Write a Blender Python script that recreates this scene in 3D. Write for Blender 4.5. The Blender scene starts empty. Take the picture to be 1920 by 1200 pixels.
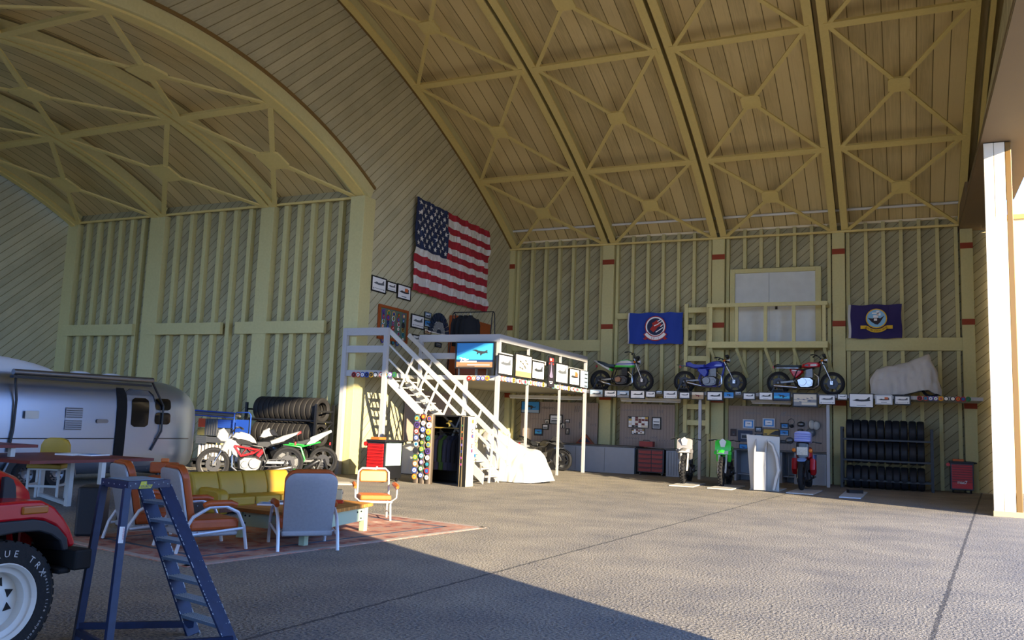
import bpy, math, random
from mathutils import Vector, Matrix
random.seed(7)
PI = math.pi
COL = bpy.context.scene.collection
rad = math.radians

# ------------------------------------------------------------------ camera
YAW, PIT, ROL, FPX, EYE = 0.4339224, 0.12076399, 0.03823051, 1601.046, 1.7
_cy, _sy, _cp, _sp, _cr, _sr = math.cos(YAW), math.sin(YAW), math.cos(PIT), math.sin(PIT), math.cos(ROL), math.sin(ROL)
FWD = Vector((-_sy*_cp, _cy*_cp, _sp)); _R = Vector((_cy, _sy, 0)); _U = _R.cross(FWD)
RGT = _cr*_R + _sr*_U; UPV = -_sr*_R + _cr*_U
cam_d = bpy.data.cameras.new('camera'); cam = bpy.data.objects.new('camera', cam_d); COL.objects.link(cam)
cam.matrix_world = Matrix(((RGT.x, UPV.x, -FWD.x, 0), (RGT.y, UPV.y, -FWD.y, 0), (RGT.z, UPV.z, -FWD.z, EYE), (0, 0, 0, 1)))
cam_d.sensor_width = 36; cam_d.lens = FPX/1920*36; cam_d.clip_end = 500; cam_d.clip_start = .05
bpy.context.scene.camera = cam
def _ray(x, y): return RGT*((x-960)/FPX) - UPV*((y-600)/FPX) + FWD
def onZ(x, y, z=0.0):
    d = _ray(x, y); t = (z-EYE)/d.z; return Vector((d.x*t, d.y*t, z))
def onY(x, y, Y):
    d = _ray(x, y); t = Y/d.y; return Vector((d.x*t, Y, EYE+d.z*t))
def onX(x, y, X):
    d = _ray(x, y); t = X/d.x; return Vector((X, d.y*t, EYE+d.z*t))

# ------------------------------------------------------------------ materials
def lin(c):
    if isinstance(c, str):
        c = [int(c[i:i+2], 16)/255 for i in (0, 2, 4)]
    return tuple((v/12.92 if v <= .04045 else ((v+.055)/1.055)**2.4) for v in c) + (1,)
_mats = {}
def mat(name, col, rough=.6, metal=0, noise=0, nscale=8, bump=0, bscale=60, spec=.4):
    if name in _mats: return _mats[name]
    m = bpy.data.materials.new(name); m.use_nodes = True; _mats[name] = m
    nt = m.node_tree; b = nt.nodes['Principled BSDF']; L = nt.links.new
    c = lin(col)
    b.inputs['Base Color'].default_value = c; b.inputs['Roughness'].default_value = rough
    b.inputs['Metallic'].default_value = metal; b.inputs['Specular IOR Level'].default_value = spec
    tc = nt.nodes.new('ShaderNodeTexCoord')
    if noise:
        n = nt.nodes.new('ShaderNodeTexNoise'); n.inputs['Scale'].default_value = nscale; n.inputs['Detail'].default_value = 4
        L(tc.outputs['Object'], n.inputs['Vector'])
        mx = nt.nodes.new('ShaderNodeMix'); mx.data_type = 'RGBA'
        mx.inputs[6].default_value = tuple(v*(1-noise) for v in c[:3])+(1,)
        mx.inputs[7].default_value = tuple(min(1, v*(1+noise)) for v in c[:3])+(1,)
        L(n.outputs[0], mx.inputs[0]); L(mx.outputs[2], b.inputs['Base Color'])
    if bump:
        n = nt.nodes.new('ShaderNodeTexNoise'); n.inputs['Scale'].default_value = bscale
        L(tc.outputs['Object'], n.inputs['Vector'])
        bp = nt.nodes.new('ShaderNodeBump'); bp.inputs['Strength'].default_value = bump; bp.inputs['Distance'].default_value = .02
        L(n.outputs[0], bp.inputs['Height']); L(bp.outputs[0], b.inputs['Normal'])
    return m
def planks(name, base, dark, a, g, w, line=.045, tint=.16, knots=.25, gl=.35):
    """boards: a = unit direction across boards, g = list of grain axes scaled small, w = board width"""
    m = bpy.data.materials.new(name); m.use_nodes = True
    nt = m.node_tree; N = nt.nodes.new; L = nt.links.new; b = nt.nodes['Principled BSDF']
    b.inputs['Roughness'].default_value = .75; b.inputs['Specular IOR Level'].default_value = .25
    tc = N('ShaderNodeTexCoord')
    def dot(v):
        d = N('ShaderNodeVectorMath'); d.operation = 'DOT_PRODUCT'; d.inputs[1].default_value = v; L(tc.outputs['Object'], d.inputs[0]); return d.outputs['Value']
    def mth(op, x, y=None, z=None):
        d = N('ShaderNodeMath'); d.operation = op
        for i, v in enumerate((x, y, z)):
            if v is None: continue
            if isinstance(v, (int, float)): d.inputs[i].default_value = v
            else: L(v, d.inputs[i])
        return d.outputs[0]
    u = mth('DIVIDE', dot(a), w)
    fl = mth('FLOOR', u); fr = mth('FRACT', u)
    edge = mth('ABSOLUTE', mth('SUBTRACT', fr, .5))              # .5 at the joint
    groove = mth('GREATER_THAN', edge, .5-line)
    wn = N('ShaderNodeTexWhiteNoise'); wn.noise_dimensions = '1D'; L(fl, wn.inputs['W'])
    # grain noise
    cb = N('ShaderNodeCombineXYZ'); L(mth('MULTIPLY', dot(a), 14), cb.inputs[0])
    L(mth('MULTIPLY', dot(g), 1.3), cb.inputs[1]); L(mth('MULTIPLY', wn.outputs['Value'], 40), cb.inputs[2])
    n1 = N('ShaderNodeTexNoise'); n1.inputs['Scale'].default_value = 1.6; n1.inputs['Detail'].default_value = 6; n1.inputs['Distortion'].default_value = 1.2
    L(cb.outputs[0], n1.inputs['Vector'])
    n2 = N('ShaderNodeTexNoise'); n2.inputs['Scale'].default_value = .9; n2.inputs['Detail'].default_value = 3; L(tc.outputs['Object'], n2.inputs['Vector'])
    f = mth('ADD', mth('MULTIPLY', wn.outputs['Value'], tint), mth('ADD', mth('MULTIPLY', n1.outputs[0], knots), mth('MULTIPLY', n2.outputs[0], .3)))
    cr = N('ShaderNodeValToRGB'); cr.color_ramp.elements[0].position = .15; cr.color_ramp.elements[1].position = .6
    c = lin(base); cr.color_ramp.elements[0].color = tuple(v*.62 for v in c[:3])+(1,); cr.color_ramp.elements[1].color = tuple(min(1, v*1.12) for v in c[:3])+(1,)
    L(f, cr.inputs[0])
    mx = N('ShaderNodeMix'); mx.data_type = 'RGBA'; L(cr.outputs[0], mx.inputs[6]); mx.inputs[7].default_value = lin(dark)
    L(mth('MULTIPLY', groove, .85), mx.inputs[0]); L(mx.outputs[2], b.inputs['Base Color'])
    bp = N('ShaderNodeBump'); bp.inputs['Strength'].default_value = .6; bp.inputs['Distance'].default_value = .03
    L(mth('SUBTRACT', mth('MULTIPLY', n1.outputs[0], gl), groove), bp.inputs['Height']); L(bp.outputs[0], b.inputs['Normal'])
    return m

# ------------------------------------------------------------------ mesh builder
class MB:
    def __init__(s): s.v = []; s.f = []; s.m = []; s.cur = 0
    def mat(s, i): s.cur = i; return s
    def add(s, vs, fs):
        o = len(s.v); s.v += [Vector(p) for p in vs]
        for f in fs: s.f.append(tuple(i+o for i in f)); s.m.append(s.cur)
        return s
    def box(s, a, b):
        (x0, y0, z0), (x1, y1, z1) = a, b
        return s.add([(x0,y0,z0),(x1,y0,z0),(x1,y1,z0),(x0,y1,z0),(x0,y0,z1),(x1,y0,z1),(x1,y1,z1),(x0,y1,z1)],
                     [(0,3,2,1),(4,5,6,7),(0,1,5,4),(1,2,6,5),(2,3,7,6),(3,0,4,7)])
    def cbox(s, c, d): return s.box([c[i]-d[i]/2 for i in range(3)], [c[i]+d[i]/2 for i in range(3)])
    def bar(s, p, q, w, h, up=(0, 0, 1)):
        p = Vector(p); q = Vector(q); d = (q-p).normalized(); up = Vector(up)
        if abs(d.dot(up)) > .99: up = Vector((0, 1, 0)) if abs(d.y) < .9 else Vector((1, 0, 0))
        a = d.cross(up).normalized(); b = a.cross(d).normalized(); a = a*w/2; b = b*h/2
        return s.add([p-a-b, p+a-b, p+a+b, p-a+b, q-a-b, q+a-b, q+a+b, q-a+b],
                     [(0,3,2,1),(4,5,6,7),(0,1,5,4),(1,2,6,5),(2,3,7,6),(3,0,4,7)])
    def loft(s, rings, cap=True, closed=True):
        o = len(s.v); n = len(rings[0])
        for r in rings: s.v += [Vector(p) for p in r]
        for k in range(len(rings)-1):
            for i in range(n if closed else n-1):
                j = (i+1) % n
                s.f.append((o+k*n+i, o+k*n+j, o+(k+1)*n+j, o+(k+1)*n+i)); s.m.append(s.cur)
        if cap:
            s.f.append(tuple(o+i for i in range(n))[::-1]); s.m.append(s.cur)
            s.f.append(tuple(o+(len(rings)-1)*n+i for i in range(n))); s.m.append(s.cur)
        return s
    def cyl(s, p, q, r, r2=None, n=12, cap=True):
        p = Vector(p); q = Vector(q); r2 = r if r2 is None else r2
        d = (q-p).normalized(); up = Vector((0, 0, 1)) if abs(d.z) < .9 else Vector((1, 0, 0))
        a = d.cross(up).normalized(); b = a.cross(d)
        R = [[c+(a*math.cos(2*PI*i/n)+b*math.sin(2*PI*i/n))*rr for i in range(n)] for c, rr in ((p, r), (q, r2))]
        return s.loft(R, cap)
    def tube(s, pts, r, n=8, closed=False):
        pts = [Vector(p) for p in pts]; rings = []; a = None
        for i, p in enumerate(pts):
            d = ((pts[(i+1) % len(pts)] if closed or i < len(pts)-1 else p) - (pts[i-1] if closed or i > 0 else p)).normalized()
            if a is None:
                up = Vector((0, 0, 1)) if abs(d.z) < .9 else Vector((1, 0, 0)); a = d.cross(up).normalized()
            else: a = (a - d*a.dot(d)).normalized()
            b = a.cross(d); rr = r[i] if isinstance(r, (list, tuple)) else r
            rings.append([p+(a*math.cos(2*PI*k/n)+b*math.sin(2*PI*k/n))*rr for k in range(n)])
        if closed: rings.append(rings[0]); return s.loft(rings, False)
        return s.loft(rings, True)
    def lathe(s, prof, c=(0, 0, 0), ax='y', n=24, a0=0, a1=2*PI):
        """prof: (radius, along)"""
        c = Vector(c); full = abs(a1-a0-2*PI) < 1e-6; k = n if full else n+1; rings = []
        for i in range(k):
            t = a0+(a1-a0)*i/n; ct, st = math.cos(t), math.sin(t); ring = []
            for r, h in prof:
                ring.append(c+{'y': Vector((r*ct, h, r*st)), 'x': Vector((h, r*ct, r*st)), 'z': Vector((r*ct, r*st, h))}[ax])
            rings.append(ring)
        if full: rings.append(rings[0])
        return s.loft(rings, False, False)
    def prism(s, poly, d, o=(0, 0, 0), u=(1, 0, 0), v=(0, 0, 1)):
        """2D poly in (u, v) plane at o extruded along d"""
        o = Vector(o); u = Vector(u); v = Vector(v); d = Vector(d)
        A = [o+u*p[0]+v*p[1] for p in poly]; n = len(A)
        return s.add(A+[p+d for p in A], [tuple(range(n)), tuple(range(2*n-1, n-1, -1))]+[(i, i+n, (i+1) % n+n, (i+1) % n) for i in range(n)])
    def pillow(s, poly, w, sh=.82, y0=0, prof=None):
        """2D (x,z) outline given a body of half width w about y0, edges drawn in"""
        cx = sum(p[0] for p in poly)/len(poly); cz = sum(p[1] for p in poly)/len(poly)
        prof = prof or [(-1, sh*.9), (-.8, (1+sh)/2), (-.4, 1), (.4, 1), (.8, (1+sh)/2), (1, sh*.9)]
        return s.loft([[(cx+(x-cx)*k, y0+t*w, cz+(z-cz)*k) for x, z in poly] for t, k in prof])
    def ball(s, c, r, n=12, m=8):
        c = Vector(c); r = Vector(r) if not isinstance(r, (int, float)) else Vector((r, r, r)); R = []
        for j in range(m+1):
            t = PI*(j+.02)/(m+.04)-PI/2
            R.append([c+Vector((r.x*math.cos(t)*math.cos(2*PI*i/n), r.y*math.cos(t)*math.sin(2*PI*i/n), r.z*math.sin(t))) for i in range(n)])
        return s.loft(R)
    def xf(s, M, start=0):
        for i in range(start, len(s.v)): s.v[i] = M @ s.v[i]
        return s
    def text(s, t, o, u, v, size, bold=0, space=1.0, center=True, d=.002, track=None):
        cu = bpy.data.curves.new('t', 'FONT'); cu.body = t; cu.size = size; cu.offset = bold; cu.space_character = space
        if center: cu.align_x = 'CENTER'
        cu.resolution_u = 2
        ob = bpy.data.objects.new('t', cu); me = bpy.data.meshes.new_from_object(ob)
        o = Vector(o); u = Vector(u); v = Vector(v); n = u.cross(v).normalized()
        s.add([o+u*p.co.x+v*p.co.y+n*d for p in me.vertices], [tuple(f.vertices) for f in me.polygons])
        bpy.data.objects.remove(ob); bpy.data.curves.remove(cu); bpy.data.meshes.remove(me); return s
    def mesh(s, name, mats, smooth=False):
        me = bpy.data.meshes.new(name); me.from_pydata([tuple(p) for p in s.v], [], s.f)
        if not isinstance(mats, (list, tuple)): mats = [mats]
        for m in mats: me.materials.append(m)
        me.polygons.foreach_set('material_index', s.m)
        if smooth is True: me.polygons.foreach_set('use_smooth', [True]*len(s.f))
        me.validate(); me.update()
        if smooth == 'auto':
            me.polygons.foreach_set('use_smooth', [True]*len(me.polygons))
            me.set_sharp_from_angle(angle=rad(38))
        return me
    def build(s, name, mats, parent=None, smooth=False, bevel=0, sub=0, fix=True):
        me = s.mesh(name, mats, smooth)
        if fix:
            import bmesh
            bm = bmesh.new(); bm.from_mesh(me); bmesh.ops.recalc_face_normals(bm, faces=bm.faces); bm.to_mesh(me); bm.free()
        o = bpy.data.objects.new(name, me); COL.objects.link(o)
        if parent is not None: o.parent = parent
        if bevel:
            b = o.modifiers.new('bevel', 'BEVEL'); b.width = bevel; b.segments = 2; b.limit_method = 'ANGLE'
        if sub:
            b = o.modifiers.new('sub', 'SUBSURF'); b.levels = sub; b.render_levels = sub
        return o
def thing(name, label, cat, loc=(0, 0, 0), rotz=0, group=None, scale=None):
    o = bpy.data.objects.new(name, None); COL.objects.link(o); o.location = loc; o.rotation_euler = (0, 0, rotz)
    o.empty_display_size = .1; o['label'] = label; o['category'] = cat
    if group: o['group'] = group
    if scale: o.scale = (scale,)*3
    return o
def tag(o, label, cat, group=None):
    o['label'] = label; o['category'] = cat
    if group: o['group'] = group
    return o
def struct(o): o['kind'] = 'structure'; return o
def dup(o, loc=None, rotz=None, label=None, parent=None):
    c = o.copy(); COL.objects.link(c); c.parent = parent
    if loc is not None: c.location = loc
    if rotz is not None: c.rotation_euler = (0, 0, rotz)
    if label: c['label'] = label
    for ch in list(o.children): dup(ch, parent=c)
    return c
def part(o, loc, parent):                      # another copy of a part, same thing
    c = o.copy(); COL.objects.link(c); c.parent = parent; c.location = loc; return c

# ------------------------------------------------------------------ common materials
S2 = math.sqrt(.5)
M_wallX = planks('side_wall_boards', 'b5ad88', '665c3e', (-.66, 0, .75), (.75, 0, .66), .23)        # walls along X
M_wallY = planks('end_wall_boards', 'c6bf9c', '766b45', (0, -.66, .75), (0, .75, .66), .25)
M_roof = planks('roof_boards', 'cdb985', '64552c', (1, 0, 0), (0, .7, .7), .44, line=.03, tint=.3, knots=.5)
M_stud = mat('painted_stud_timber', 'c6bd86', .7, noise=.10, nscale=14, bump=.2, bscale=40)
M_beam = mat('painted_roof_steel', 'd9c47c', .6, noise=.08, nscale=12, bump=.15, bscale=40)
M_red = mat('rust_red_band', '8f3a1c', .7)
M_white = mat('white_paint', 'c0bdb5', .5)
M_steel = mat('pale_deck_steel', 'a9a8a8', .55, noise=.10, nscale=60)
M_black = mat('black_paint', '1a1b1e', .45)
M_rubber = mat('black_rubber', '1b1c1f', .75)
M_chrome = mat('chrome', 'a2a3a6', .25, 1)
M_dmetal = mat('dark_metal', '3a3b3f', .4, .8)
M_alu = mat('cast_aluminium', '77787a', .42, .9)
# ================================================================== SETTING
CY, CZ, RR = 11.65, -26.0, 40.87               # arch centre and radius (main hall)
AY, AZ, AR = 14.36, -5.79, 16.2                # the lower hall behind
def arc(c, r, t): return Vector((0, c[0]+r*math.sin(rad(t)), c[1]+r*math.cos(rad(t))))
MC, AC = (CY, CZ), (AY, AZ)
XB, XF, XA = -15.3, 2.6, -28.6                 # end wall plane, front, far wall
# floor
def floor_mat():
    m = bpy.data.materials.new('worn_asphalt'); m.use_nodes = True; nt = m.node_tree; N = nt.nodes.new; L = nt.links.new
    b = nt.nodes['Principled BSDF']; b.inputs['Roughness'].default_value = .85; b.inputs['Specular IOR Level'].default_value = .2
    tc = N('ShaderNodeTexCoord')
    def noise(sc, det=2, rough=.5):
        n = N('ShaderNodeTexNoise'); n.inputs['Scale'].default_value = sc; n.inputs['Detail'].default_value = det; L(tc.outputs['Object'], n.inputs['Vector']); return n.outputs[0]
    def mth(op, x, y):
        d = N('ShaderNodeMath'); d.operation = op
        for i, v in enumerate((x, y)):
            if isinstance(v, (int, float)): d.inputs[i].default_value = v
            else: L(v, d.inputs[i])
        return d.outputs[0]
    a = noise(34, 3); bb = noise(1.1, 4); c = noise(.25, 3)
    f = mth('ADD', mth('MULTIPLY', a, .75), mth('ADD', mth('MULTIPLY', bb, .3), mth('MULTIPLY', c, .25)))
    cr = N('ShaderNodeValToRGB'); e = cr.color_ramp.elements
    e[0].position = .42; e[0].color = lin('4a4f5c'); e[1].position = .82; e[1].color = lin('a9a08e')
    L(f, cr.inputs[0])
    # joints between slabs
    def seam(ux, uy, off, wd):
        d = N('ShaderNodeVectorMath'); d.operation = 'DOT_PRODUCT'; d.inputs[1].default_value = (ux, uy, 0); L(tc.outputs['Object'], d.inputs[0])
        w = mth('ADD', d.outputs['Value'], mth('MULTIPLY', noise(6), .07))
        return mth('LESS_THAN', mth('ABSOLUTE', mth('SUBTRACT', w, off), 0), wd)
    s = None
    for (x0, y0), (x1, y1), wd in SEAMS:
        p, q = onZ(x0, y0), onZ(x1, y1); t = (q-p).normalized(); nx, ny = -t.y, t.x
        k = seam(nx, ny, nx*p.x+ny*p.y+.05, wd); s = k if s is None else mth('MAXIMUM', s, k)
    mx = N('ShaderNodeMix'); mx.data_type = 'RGBA'; L(cr.outputs[0], mx.inputs[6]); mx.inputs[7].default_value = lin('3f4044')
    L(mth('MULTIPLY', s, .75), mx.inputs[0]); L(mx.outputs[2], b.inputs['Base Color'])
    bp = N('ShaderNodeBump'); bp.inputs['Strength'].default_value = .9; bp.inputs['Distance'].default_value = .035
    L(a, bp.inputs['Height']); L(bp.outputs[0], b.inputs['Normal'])
    return m
SEAMS = [((980, 1060), (1480, 925), .02), ((1822, 975), (1742, 1200), .022), ((905, 965), (1600, 1035), .006), ((640, 968), (1190, 905), .008)]
fl = MB(); fl.add([(-60, -90, 0), (90, -90, 0), (90, 60, 0), (-60, 60, 0)], [(0, 1, 2, 3)])
struct(fl.build('floor', floor_mat()))

def wall_band(x0, x1, yb, zt):
    m = MB(); m.box((x0, yb, 0), (x1, yb+.15, zt)); return m
# side wall of the main hall
wr = struct(wall_band(XB, 2.62, 32.95, 9.5).build('wall_right', M_wallX))
wl = struct(wall_band(XA, XB-.1, 22.05, 9.0).build('wall_left', M_wallX))
def pilaster(parent, x0, x1, y0, y1, z1, bands=()):
    b = MB(); b.box((x0, y0, 0), (x1, y1, z1)); p = b.build('pilaster', M_stud, parent, bevel=.008)
    for z in bands:
        r = MB(); r.box((x0-.004, y0-.012, z-.1), (x1+.004, y0+.05, z+.1)); r.build('red_band', M_red, p)
def stud_at(parent, x, yf, yb, z0, z1, w=.12):
    b = MB(); b.box((x-w/2, yf, z0), (x+w/2, yb, z1)); b.build('stud', M_stud, parent)
PX = [(-15.3, -15.07), (-11.12, -10.64), (-6.69, -6.22), (-2.35, -1.92), (1.79, 2.17)]
for i, (a, b) in enumerate(PX):
    zs = (8.36, 5.72, 2.88)
    pilaster(wr, a, b, 32.57, 32.96, 9.1, zs)
for i in range(4):
    a, b = PX[i][1], PX[i+1][0]; n = 6
    for k in range(n+1):
        x = a+.12+(b-a-.24)*k/n if k else a+.09
        z0, z1 = 0, 9.42
        if i == 2 and -5.9 < x < -2.8: z0, z1 = 7.9, 9.42
        stud_at(wr, x, 32.75, 32.96, z0, z1)
        if z0: stud_at(wr, x, 32.75, 32.96, 0, 4.9)
    if i in (0, 3):
        m = MB(); m.box((a, 32.66, 4.75), (b, 32.8, 5.2)); m.build('middle_rail', M_stud, wr, bevel=.006)
    if i == 1:
        m = MB(); m.box((a+.1, 32.68, 6.03), (-7.4, 32.78, 6.27)); m.build('middle_rail', M_stud, wr, bevel=.006)
m = MB(); m.box((XB, 32.5, 9.05), (2.2, 32.58, 9.12)); m.build('top_rail', M_beam, wr)
# side wall of the rear hall
PL = [(-28.9, -28.3), (-24.57, -23.85), (-19.51, -18.95)]
for a, b in PL: pilaster(wl, a, b, 21.8, 22.06, 8.58)
for a, b, n in ((-28.3, -24.57, 6), (-23.85, -19.51, 6), (-18.95, -15.9, 5)):
    for k in range(n):
        stud_at(wl, a+(b-a)*(k+.8)/(n+.55), 21.88, 22.06, 0, 8.6, .16)
for x0, x1 in ((-28.5, -24.95), (-24.3, -20.86), (-20.23, -16.6)):
    m = MB(); m.box((x0, 21.76, 4.31), (x1, 21.9, 4.71)); m.build('middle_rail', M_stud, wl, bevel=.006)
m = MB(); m.box((XA, 21.75, 8.56), (XB, 21.82, 8.63)); m.build('top_rail', M_beam, wl)
# end wall with the arched opening
RO = 41.35                                    # roof board radius
def end_wall():
    m = MB(); x0, x1 = XB, XB-.3; N = 48
    outer = [(32.95, 0), (32.95, 9.4)]; A = math.degrees(math.asin((32.95-CY)/RO))
    top = [arc(MC, RO, A-2*A*i/N) for i in range(N+1)]
    B = math.degrees(math.asin((22.0-AY)/16.65))
    low = [arc(AC, 16.65, B-2*B*i/N) for i in range(N+1)]
    T = [(32.95, 0)]+[(32.95, 9.4)]+[(p.y, p.z) for p in top]; 
    # quads between opening arc and roof arc, then the two legs
    for x, fl_ in ((x0, 0), (x1, 1)):
        vs = []; fs = []
        for i in range(N+1):
            vs.append((x, low[i].y, low[i].z)); vs.append((x, top[i].y, top[i].z))
        for i in range(N): fs.append((2*i, 2*i+1, 2*i+3, 2*i+2))
        m.add(vs, fs)
        yl = low[0].y; m.add([(x, yl, 0), (x, 32.95, 0), (x, top[0].y, top[0].z), (x, low[0].y, low[0].z)], [(0, 1, 2, 3)])
        yr = low[-1].y; m.add([(x, yr, 0), (x, -9.65, 0), (x, top[-1].y, top[-1].z), (x, low[-1].y, low[-1].z)], [(0, 1, 2, 3)])
    return m, low
m, LOW = end_wall()
we = struct(m.build('wall_back', M_wallY, fix=False))
# arch trim round the opening and the corner post
def rib_arc(c, r0, r1, x0, x1, t0, t1, n=40, mats=0):
    b = MB(); R = []
    for i in range(n+1):
        t = t0+(t1-t0)*i/n; p = arc(c, r0, t); q = arc(c, r1, t)
        R.append([(x0, p.y, p.z), (x1, p.y, p.z), (x1, q.y, q.z), (x0, q.y, q.z)])
    return b.loft(R)
rib_arc(AC, 16.2, 16.55, -15.75, -15.18, -27.6, 27.6).build('arch_trim', M_stud, we, bevel=.01)
rib_arc(AC, 16.14, 16.2, -15.62, -15.3, -27.6, 27.6).build('arch_inner_edge', M_beam, we)
rib_arc(AC, 16.55, 16.63, -15.3, -15.13, -27.6, 27.6).build('arch_outer_edge', mat('brown_edge_board', '7d6234', .7), we)
for s in (1,):
    b = MB(); b.box((-15.75, 21.6, 0), (-15.22, 22.2, 8.6)); b.build('corner_post', M_stud, we, bevel=.01)
b = MB(); b.box((-15.75, 6.5, 0), (-15.22, 7.1, 8.6)); b.build('corner_post', M_stud, we, bevel=.01)
# far end wall
m = MB(); m.add([(XA-.25, -2, 0), (XA-.25, 34, 0), (XA-.25, 34, 13), (XA-.25, -2, 13)], [(0, 1, 2, 3)])
struct(m.build('wall_far', M_wallY))
rib_arc(AC, 16.1, 16.5, XA-.1, XA+.12, -28, 28).build('arch_trim', M_beam, bpy.data.objects['wall_far'])
# near sides (behind the camera) left open so sky light comes in


# roofs
A = math.degrees(math.asin((33.35-CY)/RO))
m = rib_arc(MC, RO, RO+.12, XB, 2.6, -A, A, 64); ce = struct(m.build('ceiling', M_roof, smooth='auto'))
m = rib_arc(AC, 16.62, 16.75, XA, XB-.28, -28.5, 28.5, 48); ca = struct(m.build('ceiling_rear', M_roof, smooth='auto'))
T_N = [30.75, 25.0, 17.5, 10.0, 2.5, -5.0, -12.5, -20.0, -27.5, -30.75]
def rib(parent, c, r, x0, x1, t, dep=.3):
    rib_arc(c, r, r+.05, x0, x1, -t, t).build('rib_flange', M_beam, parent, smooth='auto')
    xm = (x0+x1)/2; rib_arc(c, r+.05, r+dep, xm-.05, xm+.05, -t, t).build('rib_web', M_stud, parent, smooth='auto')
for a, b in ((-11.16, -10.93), (-10.81, -10.56), (-6.74, -6.5), (-6.38, -6.13), (-2.41, -2.17), (-2.03, -1.79), (1.72, 1.95), (2.17, 2.3)):
    rib(ce, MC, RR, a, b, 30.75, .42)
rib(ce, MC, RR, -15.2, -14.95, 30.75, .42)
rib_arc(MC, RR+.02, RR+.1, -15.3, -15.2, -30.75, 30.75).build('edge_board', mat('brown_edge_board', '7d6234', .7), ce)
def xbay(parent, c, r, x0, x1, ts, w=.16, gus=.5, pw=.24, purl=True):
    for k in range(len(ts)-1):
        P0, P1 = arc(c, r+.02, ts[k]), arc(c, r+.02, ts[k+1])
        nrm = Vector((0, math.sin(rad((ts[k]+ts[k+1])/2)), math.cos(rad((ts[k]+ts[k+1])/2))))
        q = [Vector((x0, P0.y, P0.z)), Vector((x1, P0.y, P0.z)), Vector((x1, P1.y, P1.z)), Vector((x0, P1.y, P1.z))]
        C0 = sum(q, Vector())/4
        for p in q:
            b = MB(); d = (C0-p).normalized(); b.bar(p, C0-d*gus*.5, w*.75, .05, nrm); b.build('brace', M_beam, parent)
        ex = Vector((1, 0, 0)); ey = (P1-P0).normalized(); g = gus/2; b = MB()
        L8 = [(-g, -g*.72), (-g*.78, -g), (g*.78, -g), (g, -g*.72), (g, g*.72), (g*.78, g), (-g*.78, g), (-g, g*.72)]
        b.prism(L8, nrm*.07, C0-nrm*.04, ex, ey); b.build('gusset_plate', M_beam, parent)
        if k:
            b = MB(); b.bar((x0-.1, P0.y, P0.z), (x1+.1, P0.y, P0.z), pw, .08, Vector((0, math.sin(rad(ts[k])), math.cos(rad(ts[k]))))); b.build('purlin', M_beam, parent)
for (a, b) in ((-14.98, -11.14), (-10.58, -6.72), (-6.15, -2.39), (-1.81, 1.74)):
    xbay(ce, MC, RR, a, b, T_N[:5], gus=.58)
for a in ((-28.5, -28.25), (-24.45, -24.18), (-24.1, -23.9), (-19.45, -19.18), (-19.1, -18.9)):
    rib(ca, AC, 16.14, a[0], a[1], 27.4, .4)
for (a, b) in ((-28.3, -24.4), (-23.95, -19.4), (-18.95, -15.6)):
    xbay(ca, AC, 16.16, a, b, [27.4, 11.15, -8.0, -27.2], gus=.8, w=.2, pw=.26)
b = MB(); b.cyl((-15.2, 32.2, 9.8), (2.0, 32.2, 9.8), .05, n=10); b.build('eave_daylight_line', mat('eave_pale', 'dcdcd8', .4), ce, smooth='auto')  # pale tube added to draw the bright line of daylight under the roof
b = MB(); b.box((-15.2, 32.84, 9.4), (2.55, 32.95, 9.48)); b.build('eave_daylight_strip', mat('eave_cream', 'efe3c0', .5), ce)  # cream strip painted in place of the sunlit gap above the wall
# front of the hangar: gable over the door, door panels, outside wall
M_cream = mat('cream_cladding', 'f1e4b8', .6, noise=.05, nscale=1)
M_soff = mat('brown_soffit', '77644a', .7, noise=.06, nscale=1.5)
g = MB(); N = 40; A2 = math.degrees(math.acos((8.95-CZ)/(RO)))
vs = []; 
for i in range(N+1):
    t = -A2+2*A2*i/N; p = arc(MC, RO, t); x = 1.75+(p.z-8.95)/3.6*.8
    vs += [(1.75, p.y, 8.95), (min(x, 2.58), p.y, p.z)]
g.add(vs, [(2*i, 2*i+1, 2*i+3, 2*i+2) for i in range(N)])
gw = struct(g.build('wall_front', M_wallY))
b = MB(); b.box((1.76, -14, 8.95), (3.05, 28.9, 9.15)); b.box((1.76, 28.9, 8.95), (2.74, 34.1, 9.6)); b.box((2.3, 33.12, 0), (2.62, 34.2, 9.6)); b.build('door_header', M_soff, gw)
b = MB(); b.box((2.7, -14, 9.15), (3.05, 28.9, 15.6)); b.box((2.64, 28.9, 9.6), (2.75, 34.1, 13)); b.build('outer_gable', M_cream, gw)
# open door panels on the far side, nearly edge on
M_panel = mat('white_door_steel', 'f0e6d0', .5, noise=.04, nscale=2)
n = 0
for (x, y, dx) in ((1.82, 23.05, .21), (2.04, 23.06, .23), (2.28, 23.07, .13)):
    n += 1
    m = MB(); L_ = 9.78; sl = x/y+.004
    m.add([(x, y, 0), (x+dx, y, 0), (x+dx+sl*L_, y+L_, 0), (x+sl*L_, y+L_, 0), (x, y, 8.93), (x+dx, y, 8.93), (x+dx+sl*L_, y+L_, 8.93), (x+sl*L_, y+L_, 8.93)],
          [(0,3,2,1),(4,5,6,7),(0,1,5,4),(1,2,6,5),(2,3,7,6),(3,0,4,7)])
    d = struct(m.build('door_%d' % n, M_panel if n < 3 else mat('brown_door_steel', '8a6a3a', .35, .3), bevel=.012))
    s_ = MB(); s_.box((x-.01, y-.03, 0), (x+dx+.01, y, .12)); s_.build('bottom_shoe', mat('tan_shoe', 'c9b283', .6), d)
# closed panels on the camera side of the opening
for k in range(3):
    n += 1; y1 = 5.3-k*5.6; m = MB(); m.box((1.9+.15*(k % 2), y1-5.7, 0), (2.05+.15*(k % 2), y1, 8.93)); struct(m.build('door_%d' % n, M_panel, bevel=.012))
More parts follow.
